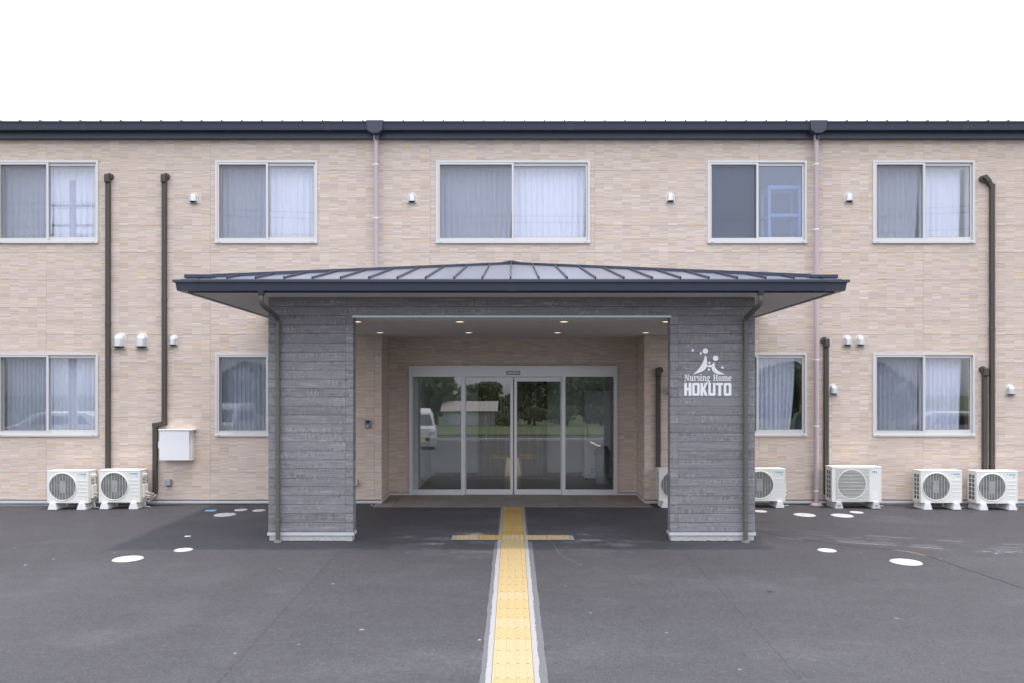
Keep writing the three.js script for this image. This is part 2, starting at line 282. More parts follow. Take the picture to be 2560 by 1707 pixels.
// tactile paving
{ const strip = struct(part('tactile_paving', scene), 'yellow tactile paving strip leading to the doors', 'paving');
  const r = rng(55), half = 0.15, tilt = Math.atan(SLOPE), lift = 0.004;
  const yellow = [[0.60, 0.415, 0.14], [0.58, 0.445, 0.215], [0.55, 0.37, 0.115], [0.60, 0.475, 0.27]].map(c => std(c, 0.7, { map: mottle, bumpMap: grainMap, bumpScale: 0.0008 }));
  const bar = x => { const s = shapeFrom([[-0.0135, 0], [-0.0085, 0.005], [0.0085, 0.005], [0.0135, 0]]); return extr(s, 0.272).translate(x, 0.004, -0.136); };
  const guide = merge([rbx(0.2965, 0.008, 0.2965, 0.0015, 0, 0, 0, 1), ...[-0.1125, -0.0375, 0.0375, 0.1125].map(bar)]);
  const dots = []; for (let i = 0; i < 5; i++) for (let j = 0; j < 5; j++) dots.push(cyl(0.006, 0.011, 0.005, 8, -0.116 + i * 0.058, 0.0065, -0.116 + j * 0.058));
  const warn = merge([rbx(0.2965, 0.008, 0.2965, 0.0015, 0, 0, 0, 1), ...dots]);
  const put = (g, x, z, m) => { const t = mesh('tactile_tile', g, m, strip); t.position.set(x, groundY(x, z) + lift + 0.004, z); t.rotation.x = tilt; t.rotation.z = (r() - 0.5) * 0.004; return t; };
  const crossZ = 2.98;
  for (let z = crossZ - 0.3; z > 0.42; z -= 0.3) put(guide, 0, z, yellow[[0, 2, 0, 0][Math.floor(r() * 4)]]);
  for (let k = -2; k <= 2; k++) put(warn, k * 0.3, crossZ, yellow[k === -1 ? 0 : 3]);
  for (let z = crossZ + 0.31; z < 11.3; z += 0.3) put(guide, 0, z, yellow[z > 4.2 ? [1, 3, 1, 3][Math.floor(r() * 4)] : 1]);
  for (const z of [11.6, 13.4]) for (let k = -2; k <= 2; k++) put(warn, k * 0.3, z, yellow[0]);
  // mortar haunching with a ragged outer edge, and the ground-in cement film outside it
  const edge = (sx, inner, base, wob, seed, mat, name, z0, z1, h) => { const q = new Quads(); let p = null;
    for (let z = z0; z <= z1 + 1e-6; z += 0.03) { const o = base + wob * fbm(z * 5, seed, 1.5, 4) + wob * 0.8 * fbm(z * 26, seed, 7.5, 2), y = groundY(0, z) + h, c = [[sx * inner, y, z], [sx * o, y - 0.0006, z]];
      if (p) sx > 0 ? q.quad(p[0], c[0], c[1], p[1]) : q.quad(p[1], c[1], c[0], p[0]); p = c; }
    mesh(name, q.build(), mat, strip); };
  const mortar = std([0.43, 0.43, 0.435], 0.9, { map: mottle }), film = std([0.17, 0.175, 0.195], 0.9, { map: mottle });
  for (const [z0, z1] of [[0.36, crossZ - 0.15], [crossZ + 0.15, 12]]) for (const s of [-1, 1]) {
    edge(s, half + 0.001, half + (z0 > 1 ? 0.044 : 0.030), z0 > 1 ? 0.012 : 0.005, 3 + s, mortar, 'mortar_edge', z0, z1, 0.0075);
    edge(s, half + 0.02, half + (z0 > 1 ? (s > 0 ? 0.098 : 0.082) : 0.055), z0 > 1 ? 0.012 : 0.012, 13 + s, film, 'cement_film', z0 + 0.1, z1, 0.0038);
  }
  for (const s of [-1, 1]) { const q = []; q.push(span(Math.min(s * 0.752, s * 0.80), Math.max(s * 0.752, s * 0.80), -0.0025, 0.0025, crossZ - 0.16, crossZ + 0.16)); q.push(span(Math.min(s * 0.2, s * 0.75), Math.max(s * 0.2, s * 0.75), -0.0025, 0.0025, crossZ - 0.163, crossZ - 0.151)); q.push(span(Math.min(s * 0.2, s * 0.75), Math.max(s * 0.2, s * 0.75), -0.0025, 0.0025, crossZ + 0.151, crossZ + 0.163));
    mesh('mortar_edge', merge(q).translate(0, groundY(0, crossZ) + 0.0065, 0), mortar, strip); }
}

// ------------------------------------------------------------------ the nursing home
const home = thing('nursing_home', 'two storey nursing home clad in beige striped siding under dark eaves', 'building');
const WIN = [ // left, right, mullion in photo pixels; upper row then lower row
  [-10, 245, 117.5], [537.2, 793, 667], [1089.5, 1475, 1282], [1769, 2017.5, 1894], [2182.5, 2438, 2311],
].flatMap((w, i) => [{ w, up: true, i }, { w, up: false, i }]).filter(o => o.up || o.i !== 2).map(o => {
  const [a, b, c] = o.w; return { ...o, x0: X(a), x1: X(b), xm: X(c), y0: o.up ? Y(609.3) : Y(1090), y1: o.up ? Y(402) : Y(881.5) };
});
const REC = { x0: X(953.5), x1: X(1611.3), y1: 2.795, z: -0.845 };
const SEAMS = [-13.22, -10.49, -7.76, -5.03, -2.30, -1.365, 1.365, 4.095, 6.825, 9.555, 12.285], BASE = 0.07, TOP = 6.05;

// shell with real openings
{ const s = shapeFrom([[-13.2, -0.4], [REC.x0 - 0.02, -0.4], [REC.x0 - 0.02, REC.y1 + 0.018], [REC.x1 + 0.02, REC.y1 + 0.018], [REC.x1 + 0.02, -0.4], [12.27, -0.4], [12.27, TOP + 0.1], [-13.2, TOP + 0.1]]);
  for (const w of WIN) s.holes.push(new THREE.Path([[w.x0 + 0.008, w.y0 + 0.008], [w.x0 + 0.008, w.y1 - 0.008], [w.x1 - 0.008, w.y1 - 0.008], [w.x1 - 0.008, w.y0 + 0.008]].map(p => new THREE.Vector2(...p))));
  mesh('wall_core', extr(s, 0.18).translate(0, 0, -0.2), M.backing, home);
}
const fullPanels = {};
function panelGeo(ci, ri, w, h, u0, v0, holes) {                       // one siding panel in its own axes, cut round the openings
  const q = new Quads(), lay = layout[((ci % 2) + 2) % 2][((ri % 4) + 4) % 4], cw = PANEL_W / COLS, sh = PANEL_H / STRIPES, bu = (((ci % 2) + 2) % 2) * 0.5, bv = (((ri % 4) + 4) % 4) * 0.25, back = -0.016;
  const cut = (rects, o) => rects.flatMap(([a, b, c, d]) => { if (o[0] >= b || o[1] <= a || o[2] >= d || o[3] <= c) return [[a, b, c, d]]; const out = []; if (o[2] > c) out.push([a, b, c, o[2]]); if (o[3] < d) out.push([a, b, o[3], d]); const m = Math.max(c, o[2]), n = Math.min(d, o[3]); if (o[0] > a) out.push([a, o[0], m, n]); if (o[1] < b) out.push([o[1], b, m, n]); return out; });
  for (let c = 0; c < COLS; c++) for (const k of lay[c]) {
    const a = Math.max(0, c * cw - u0), b = Math.min(w, (c + 1) * cw - u0), e = Math.max(0, k.a * sh - v0), f = Math.min(h, k.b * sh - v0);
    if (b - a < 1e-4 || f - e < 1e-4) continue;
    let rects = [[a, b, e, f]]; for (const o of holes) rects = cut(rects, o);
    for (const [x0, x1, y0, y1] of rects) {
      const z = -k.depth, uv = (x, y) => [bu + (x + u0) / PANEL_W * 0.5, bv + (y + v0) / PANEL_H * 0.25];
      const P = (x, y, zz) => [x, y, zz], A = uv(x0, y0), B = uv(x1, y0), C = uv(x1, y1), Dd = uv(x0, y1);
      q.quad(P(x0, y0, z), P(x1, y0, z), P(x1, y1, z), P(x0, y1, z), A, B, C, Dd);
      q.quad(P(x0, y1, z), P(x1, y1, z), P(x1, y1, back), P(x0, y1, back), Dd, C, C, Dd);
      q.quad(P(x0, y0, back), P(x1, y0, back), P(x1, y0, z), P(x0, y0, z), A, B, B, A);
      q.quad(P(x1, y0, z), P(x1, y0, back), P(x1, y1, back), P(x1, y1, z), B, B, C, C);
      q.quad(P(x0, y0, back), P(x0, y0, z), P(x0, y1, z), P(x0, y1, back), A, A, Dd, Dd);
    }
  }
  return q.p.length ? q.build() : null;
}
function clad(parent, seams, y0, y1, openings, offset, place, mat = M.siding) {
  for (let r = 0; y0 + r * PANEL_H < y1 - 0.01; r++) for (let c = 0; c + 1 < seams.length; c++) {
    const gap = 0.0014, xa = seams[c] + gap, xb = seams[c + 1] - gap, ya = y0 + r * PANEL_H + 0.001, yb = Math.min(y1, y0 + (r + 1) * PANEL_H - 0.001);
    const hit = openings.filter(o => o[0] < xb && o[1] > xa && o[2] < yb && o[3] > ya), full = hit.filter(o => o[2] <= ya && o[3] >= yb).sort((p, q) => p[0] - q[0]);
    if (full.length) { let x = xa; for (const o of [...full, [xb, xb]]) { const e = Math.min(o[0], xb); if (e - x > 0.01) { const u = x, hs = hit.filter(h => !full.includes(h) && h[0] < e && h[1] > u).map(h => [h[0] - u, h[1] - u, h[2] - ya, h[3] - ya]), g = panelGeo(c + offset, r + offset, e - x, yb - ya, x - xa + gap, 0.001, hs); if (g) place(mesh('siding_panel', g, mat, parent), x, ya); } x = Math.max(x, o[1]); } continue; }
    const holes = hit.map(o => [o[0] - xa, o[1] - xa, o[2] - ya, o[3] - ya]);
    const key = `${(c + offset) % 2}_${(r + offset) % 4}_${(xb - xa).toFixed(3)}_${(yb - ya).toFixed(3)}`;
    const g = holes.length ? panelGeo(c + offset, r + offset, xb - xa, yb - ya, gap, 0.001, holes) : (fullPanels[key] ||= panelGeo(c + offset, r + offset, xb - xa, yb - ya, gap, 0.001, []));
    if (g) place(mesh('siding_panel', g, mat, parent), xa, ya);
  }
}
const frontWall = part('front_wall', home);
clad(frontWall, SEAMS, BASE, TOP, [...WIN.map(w => [w.x0 + 0.004, w.x1 - 0.004, w.y0 + 0.004, w.y1 - 0.004]), [REC.x0, REC.x1, -1, REC.y1]], 0, (m, x, y) => m.position.set(x, y, 0));

// recess: cheeks and rear wall with the door opening
const DOOR = { x0: X(1022.5, REC.z), x1: X(1543.5, REC.z), y0: 0.03, y1: Y(913.7, REC.z) };
const recess = part('recess_wall', home);
mesh('wall_core', merge([span(REC.x0 - 0.2, REC.x0 - 0.018, -0.4, 2.9, REC.z - 0.1, -0.2), span(REC.x1 + 0.018, REC.x1 + 0.2, -0.4, 2.9, REC.z - 0.1, -0.2), span(REC.x0 - 0.018, DOOR.x0, -0.4, 2.9, REC.z - 0.12, REC.z - 0.018), span(DOOR.x1, REC.x1 + 0.018, -0.4, 2.9, REC.z - 0.12, REC.z - 0.018), span(DOOR.x0, DOOR.x1, DOOR.y1, 2.9, REC.z - 0.12, REC.z - 0.018)]), M.backing, recess);
clad(recess, [REC.x0, -1.36, 1.365, REC.x1], BASE + 0.02, REC.y1, [[DOOR.x0, DOOR.x1, -1, DOOR.y1]], 1, (m, x, y) => m.position.set(x, y, REC.z));
clad(recess, [0, -REC.z], BASE + 0.01, REC.y1, [], 3, (m, x, y) => { m.position.set(REC.x0 + 0.0, y, REC.z + (-REC.z) - x - 0.0); m.rotation.y = Math.PI / 2; });
clad(recess, [0, -REC.z], BASE + 0.01, REC.y1, [], 2, (m, x, y) => { m.position.set(REC.x1, y, REC.z + x); m.rotation.y = -Math.PI / 2; });
mesh('base_flashing', merge([span(REC.x0 + 0.003, DOOR.x0 - 0.002, 0.045, BASE + 0.012, REC.z, REC.z + 0.018), span(DOOR.x1 + 0.002, REC.x1 - 0.003, 0.045, BASE + 0.012, REC.z, REC.z + 0.018), span(REC.x0, REC.x0 + 0.016, 0.028, BASE + 0.004, REC.z + 0.02, 0.016), span(REC.x1 - 0.016, REC.x1, 0.028, BASE + 0.004, REC.z + 0.02, 0.016)]), M.flash, recess);
mesh('flashing_gap', merge([span(REC.x0 + 0.003, DOOR.x0 - 0.002, BASE + 0.012, BASE + 0.022, REC.z - 0.016, REC.z + 0.004), span(DOOR.x1 + 0.002, REC.x1 - 0.003, BASE + 0.012, BASE + 0.022, REC.z - 0.016, REC.z + 0.004)]), M.dark, recess);

// plinth and drip flashing
for (const [a, b] of [[-13.2, REC.x0 - 0.001], [REC.x1 + 0.001, 12.27]]) {
  mesh('foundation', span(a, b, -0.5, 0.012, -0.19, -0.008), M.concrete, home);
  mesh('base_flashing', span(a, b, 0.014, 0.055, -0.16, 0.022), M.flash, home);
  mesh('flashing_gap', span(a, b, 0.055, 0.0705, -0.16, -0.004), M.dark, home);
}
// ragged asphalt fillet where the paving meets the plinth
{ const q = new Quads(); let p = null; for (let x = -11; x <= 10.9; x += 0.05) { const y = groundY(x, 0) + 0.004 + 0.006 * fbm(x * 9, 1, 4, 3), c = [[x, y, -0.006], [x, groundY(x, 0.05) + 0.002, 0.05]]; if (p && !(x > REC.x0 - 0.1 && x < REC.x1 + 0.12)) q.quad(p[1], c[1], c[0], p[0]); p = c; } struct(mesh('asphalt_edge', q.build(), std([0.06, 0.06, 0.064], 0.9)), 'rough asphalt edge against the building plinth', 'asphalt'); }

// eaves, gutter, roof
mesh('fascia', merge([span(-13.3, 12.4, Y(346, 0.1), 6.2, 0.002, 0.1), span(-13.3, 12.4, 6.2, 6.27, 0.002, 0.12)]), M.navy, home);
{ const gut = part('gutter', home), yb = Y(323.4, 0.24), yt = Y(303, 0.24);
  const prof = [[0.102, yt - 0.01], [0.102, yb], [0.215, yb], [0.232, yt - 0.022], [0.247, yt - 0.022], [0.247, yt], [0.225, yt], [0.205, yb + 0.01], [0.112, yb + 0.01], [0.112, yt - 0.01]];
  mesh('trough', extr(shapeFrom(prof.map(([z, y]) => [z, y])), 25.6).rotateY(-Math.PI / 2).translate(12.4, 0, 0), M.navy, gut);
  for (const px of [-407, 204.5, 815.5, 1427.5, 2418.5]) mesh('joint_cover', extr(shapeFrom([[0.1, yb - 0.003], [0.217, yb - 0.003], [0.236, yt - 0.024], [0.25, yt - 0.024], [0.25, yt + 0.003], [0.1, yt + 0.003]]), 0.1).rotateY(-Math.PI / 2).translate(X(px, 0.25) + 0.05, 0, 0), std([0.045, 0.053, 0.075], 0.4), gut);
  for (const px of [936, 2047.5]) { const x = X(px, 0.25); const s = shapeFrom([[-0.135, yt + 0.01], [-0.12, yb - 0.012], [-0.045, yb - 0.06], [0.045, yb - 0.06], [0.12, yb - 0.012], [0.135, yt + 0.01]]); const hp = mesh('hopper', extr(s, 0.155, 0.003).translate(x, 0, 0.1), M.navy, gut);
    mesh('outlet', cyl(0.041, 0.041, 0.08, 20, x + 0.028, yb - 0.10, 0.145), M.navy, gut); }
  const roof = part('roof', home);
  mesh('roof_deck', merge([new Quads().quad([-13.4, 6.262, 0.17], [12.5, 6.262, 0.17], [12.5, 7.16, -5.8], [-13.4, 7.16, -5.8]).quad([-13.4, 7.16, -5.8], [12.5, 7.16, -5.8], [12.5, 6.2, -12], [-13.4, 6.2, -12]).quad([-13.4, 6.25, 0.172], [12.5, 6.25, 0.172], [12.5, 6.262, 0.172], [-13.4, 6.262, 0.172]).build()]), M.roofMetal, roof);
  const ang = Math.atan(0.15), sg = bx(0.018, 0.056, 6.0).translate(0, 0.022, -3.0);
  for (let k = -40; k <= 36; k++) { const x = 0.188 + k * 0.332; const m = mesh('standing_seam', sg, M.roofMetal, roof); m.position.set(x, 6.268, 0.165); m.rotation.x = ang; }
}
// remaining shell and rooms behind the windows
mesh('outer_wall', merge([span(-13.2, -13.0, -0.4, 6.2, -11.8, -0.22), span(12.07, 12.27, -0.4, 6.2, -11.8, -0.22), span(-13.0, 12.07, -0.4, 6.2, -12, -11.8)]), M.backing, home);
mesh('floor_slab', merge([span(-12.98, 12.05, 2.86, 3.06, -11.7, -0.22), span(-12.98, -2.4, -0.1, 0.05, -11.7, -0.22), span(2.4, 12.05, -0.1, 0.05, -11.7, -0.22), span(-12.98, 12.05, 5.98, 6.05, -11.7, -0.22)]), M.interior, home);
mesh('room_wall', merge([span(-12.98, 12.05, 0.06, 2.85, -4.9, -4.8), span(-12.98, 12.05, 3.07, 5.97, -4.5, -4.4), ...[-9.2, -6.0, -2.42, 2.3, 5.5, 8.6].map(x => span(x, x + 0.12, 0.06, 2.85, -4.78, -0.97)), ...[-6.0, -2.6, 2.4, 5.4, 8.6].map(x => span(x, x + 0.12, 3.07, 5.97, -4.38, -0.22))]), M.interior, home);

// vestibule behind the doors
{ const v = part('vestibule', home), zb = -4.4, xl = -2.02, xr = 2.02;
  mesh('vestibule_floor', span(xl, xr, 0.0, 0.048, zb, REC.z - 0.12), std([0.17, 0.15, 0.12], 0.5), v);
  mesh('entrance_mat', span(-1.9, 1.9, 0.048, 0.054, -1.75, REC.z - 0.16), std([0.035, 0.035, 0.037], 0.95), v);
  mesh('vestibule_wall', merge([span(xl - 0.1, xr + 0.1, 0.0, 2.8, zb - 0.12, zb), span(xl - 0.1, xl, 0.0, 2.8, zb, REC.z - 0.13), span(xr, xr + 0.1, 0.0, 2.8, zb, REC.z - 0.13), span(xl, -1.70, 0.05, 2.75, -3.5, REC.z - 0.3)]), M.interior, v);
  mesh('vestibule_ceiling', span(xl, xr, 2.55, 2.6, zb, REC.z - 0.13), M.interior, v);
  mesh('baseboard', merge([span(-1.7, xr, 0.048, 0.12, zb, zb + 0.012), span(-1.7, -1.688, 0.048, 0.12, -3.5, REC.z - 0.3)]), std([0.22, 0.11, 0.05], 0.6), v);
  const wood = dataTex(512, 512, (i, j) => { const g = fbm(i / 34, j / 300, 3.3, 4) + 0.6 * fbm(i / 7, j / 180, 9.9, 3), q = 122 + 46 * g; return [q + 18, q, q - 26]; });
  const wm = std(0xffffff, 0.55, { map: wood }), door = (x0, x1, name) => mesh(name, rbx(x1 - x0, 2.0, 0.04, 0.004, (x0 + x1) / 2, 1.06, -4.35), wm, v);
  door(-0.672, -0.003, 'inner_door'); door(0.003, 0.672, 'inner_door');
  mesh('inner_door_frame', frameRect(-0.74, 0.74, 0.05, 2.13, 0.06, 0.06, 0.01, 0.06, -4.398, -4.31), std([0.16, 0.10, 0.05], 0.55), v);
  mesh('inner_door_pull', merge([cyl(0.012, 0.012, 0.5, 10, -0.58, 1.1, -4.29), bx(0.02, 0.02, 0.06, -0.58, 0.87, -4.31), bx(0.02, 0.02, 0.06, -0.58, 1.33, -4.31)]), M.steel, v);
  mesh('side_glazing', span(xr - 0.012, xr - 0.002, 0.1, 2.05, -3.0, -1.4), M.dark, v);
  mesh('glazing_bar', merge([...[0, 1, 2, 3].map(k => span(xr - 0.03, xr - 0.013, 0.12, 2.03, -2.98 + k * 0.52, -2.95 + k * 0.52)), ...[0, 1, 2, 3, 4, 5].map(k => span(xr - 0.028, xr - 0.0135, 0.14 + k * 0.37, 0.165 + k * 0.37, -2.94, -1.42))]), M.white, v);
}

// windows
const lacquer = std([0.26, 0.15, 0.07], 0.6);
for (const w of WIN) {
  const g = part('window', home), { x0, x1, y0, y1, xm } = w;
  mesh('frame', merge([frameRect(x0, x1, y0 + 0.04, y1, 0.036, 0.036, 0.012, 0.034, -0.13, 0.016)]), M.alu, g);
  mesh('sill', rbx(x1 - x0 + 0.006, 0.042, 0.175, 0.004, (x0 + x1) / 2, y0 + 0.019, -0.052, 1), M.alu, g);
  mesh('drain_cover', merge([bx(0.05, 0.008, 0.004, x0 + 0.075, y0 + 0.017, 0.0365), bx(0.05, 0.008, 0.004, x1 - 0.075, y0 + 0.017, 0.0365)]), std([0.3, 0.3, 0.31], 0.5), g);
  const a = x0 + 0.036, b = x1 - 0.036, c = y0 + 0.052, d = y1 - 0.034;
  // insect screen over the left light, at the front of the frame
  mesh('screen_frame', frameRect(a + 0.003, xm + 0.018, c + 0.002, d - 0.002, 0.026, 0.034, 0.034, 0.03, -0.022, 0.010), M.alu, g);
  mesh('insect_screen', new THREE.PlaneGeometry(xm - 0.045 - a, d - c - 0.068).translate((a + xm + 0.013) / 2, (c + d + 0.004) / 2, -0.0065), M.screen, g);
  mesh('sash', frameRect(a + 0.003, xm + 0.02, c + 0.002, d - 0.002, 0.05, 0.03, 0.05, 0.055, -0.078, -0.048), M.alu, g);
  mesh('pane', span(a + 0.05, xm - 0.009, c + 0.05, d - 0.055, -0.064, -0.061), w.up && w.i === 3 ? M.frosted : M.glass, g);
  mesh('sash', frameRect(xm - 0.012, b - 0.003, c + 0.002, d - 0.002, 0.028, 0.03, 0.058, 0.046, -0.045, -0.02), M.alu, g);
  mesh('pane', span(xm + 0.015, b - 0.032, c + 0.059, d - 0.047, -0.034, -0.031), w.up && w.i === 3 ? M.frosted : M.glass, g);
  mesh('gasket', frameRect(xm + 0.0155, b - 0.0325, c + 0.0595, d - 0.0475, 0.004, 0.004, 0.004, 0.005, -0.030, -0.024), M.gasket, g);
  mesh('latch', merge([rbx(0.014, 0.09, 0.02, 0.004, xm + 0.012, (c + d) / 2 - 0.22, -0.085), rbx(0.04, 0.022, 0.02, 0.006, xm + 0.024, (c + d) / 2 - 0.2, -0.085)]), M.white, g);
  mesh('inner_casing', frameRect(x0 + 0.008, x1 - 0.008, y0 + 0.008, y1 - 0.008, 0.03, 0.03, 0.03, 0.03, -0.26, -0.131), w.up ? M.white : lacquer, g);
}

// automatic entrance doors
{ const e = part('automatic_door', home), z = REC.z, { x0, x1, y0, y1 } = DOOR, sx = px => X(px, z), sy = py => Y(py, z);
  const D2 = v => 880 + v / 2.94, E2 = v => 780 + v / 2.94, hb = sy(E2(472)), bt = sy(E2(1303));
  mesh('jamb', span(x0, sx(D2(441)), y0, y1 - 0.03, z - 0.1, z + 0.03), M.aluDoor, e); mesh('jamb', span(sx(D2(1927)), x1, y0, y1 - 0.03, z - 0.1, z + 0.03), M.aluDoor, e);
  mesh('head_trim', span(x0 - 0.005, x1 + 0.005, y1 - 0.03, y1, z - 0.1, z + 0.045), M.aluDoor, e);
  mesh('header', span(sx(D2(441)) + 0.001, sx(D2(1927)) - 0.001, hb, y1 - 0.031, z - 0.1, z + 0.02), M.aluDoor, e);
  const sn = part('sensor', e); mesh('housing', rbx(0.242, 0.062, 0.02, 0.004, sx(D2(1186)), sy(E2(443.5)), z + 0.028), std([0.04, 0.042, 0.035], 0.4), sn); mesh('lens', rbx(0.222, 0.044, 0.014, 0.003, sx(D2(1186)), sy(E2(443.5)), z + 0.034), std([0.62, 0.64, 0.60], 0.35), sn);
  mesh('mullion', span(sx(D2(805)), sx(D2(831)), y0, hb - 0.001, z - 0.09, z + 0.012), M.aluDoor, e); mesh('mullion', span(sx(D2(1541)), sx(D2(1564)), y0, hb - 0.001, z - 0.09, z + 0.012), M.aluDoor, e);
  for (const [a, b] of [[441, 805], [1564, 1927]]) { const p = part('fixed_light', e), xa = sx(D2(a)) + 0.001, xb = sx(D2(b)) - 0.001;
    mesh('bottom_rail', span(xa, xb, y0, bt, z - 0.05, z + 0.008), M.aluDoor, p); mesh('pane', span(xa, xb, bt, hb - 0.001, z - 0.026, z - 0.016), M.doorGlass, p);
    mesh('side_bead', merge([span(xa, xa + 0.012, bt, hb - 0.001, z - 0.014, z + 0.004), span(xb - 0.008, xb, bt, hb - 0.001, z - 0.014, z + 0.004)]), M.aluDoor, p);
    mesh('drain_slot', merge([bx(0.05, 0.008, 0.004, xa + 0.09, bt - 0.03, z + 0.009), bx(0.05, 0.008, 0.004, xb - 0.09, bt - 0.03, z + 0.009)]), std([0.33, 0.33, 0.34], 0.5), p); }
  for (const [a, b, lock] of [[832, 1185, 1117], [1190.5, 1540, 1252]]) { const p = part('sliding_leaf', e), zz = z - 0.06, xa = sx(D2(a)), xb = sx(D2(b)), lx = a < 1000;
    mesh('leaf_frame', frameRect(xa + 0.002, xb - 0.002, y0 + 0.008, hb - 0.006, lx ? 0.012 : 0.05, lx ? 0.05 : 0.012, bt - y0 - 0.008, 0.076, zz - 0.02, zz + 0.02), M.aluDoor, p);
    mesh('pane', span(xa + 0.014, xb - 0.014, bt - 0.001, hb - 0.08, zz - 0.005, zz + 0.005), M.doorGlass, p);
    mesh('lock_cylinder', new THREE.CylinderGeometry(0.022, 0.024, 0.012, 20).rotateX(Math.PI / 2).translate(sx(D2(lock)), sy(E2(1322)), zz + 0.026), M.steel, p);
    mesh('meeting_seal', span(lx ? xb - 0.001 : xa - 0.004, lx ? xb + 0.004 : xa + 0.001, y0 + 0.01, hb - 0.008, zz - 0.012, zz + 0.012), M.gasket, p); }
  mesh('floor_track', span(x0 + 0.02, x1 - 0.02, 0.02, y0 + 0.012, z - 0.1, z - 0.02), std([0.3, 0.3, 0.31], 0.4, { metalness: 0.6 }), e);
}

// ------------------------------------------------------------------ entrance canopy
const canopy = thing('entrance_canopy', 'entrance canopy with dark hipped metal roof on two grey plank-clad piers', 'canopy');
const ZP = 3.2, PITCH = 0.1159, PB = 0.052, SOF = 3.066, XL = X(670.2, ZP), XR = X(1888.2, ZP), XI = X(882.2, ZP), XJ = X(1676.2, ZP);
const plankCache = {};
function plank(w, row, u) {                                            // board with eased edges; row picks one of the sixteen boards of the grain
  const key = `${w.toFixed(3)}_${row}_${u.toFixed(2)}`; if (plankCache[key]) return plankCache[key];
  const h = PITCH - 0.0018, c = 0.0052, d = 0.016, pr = [[0, -d], [0, -c], [c, 0], [h - c * 0.9, 0], [h, -c], [h, -d]], q = new Quads();
  const uv = (x, y) => [u + x / 3.03, (row + 0.04 + 0.92 * y / h) / 16];
  for (let k = 0; k + 1 < pr.length; k++) { const [ya, za] = pr[k], [yb, zb] = pr[k + 1]; q.quad([0, ya, za], [w, ya, za], [w, yb, zb], [0, yb, zb], uv(0, ya), uv(w, ya), uv(w, yb), uv(0, yb)); }
  for (const [x, f] of [[0, 1], [w, -1]]) { const m = pr.map(([y, z]) => [x, y, z]); for (const [i, j, k, l] of [[0, 1, 4, 5], [1, 2, 3, 4]]) { const v = [m[i], m[j], m[k], m[l]]; if (f > 0) q.quad(v[0], v[1], v[2], v[3], uv(0, 0), uv(0.01, 0), uv(0.01, h), uv(0, h)); else q.quad(v[3], v[2], v[1], v[0], uv(0, 0), uv(0.01, 0), uv(0.01, h), uv(0, h)); } }
  return plankCache[key] = q.build();
}
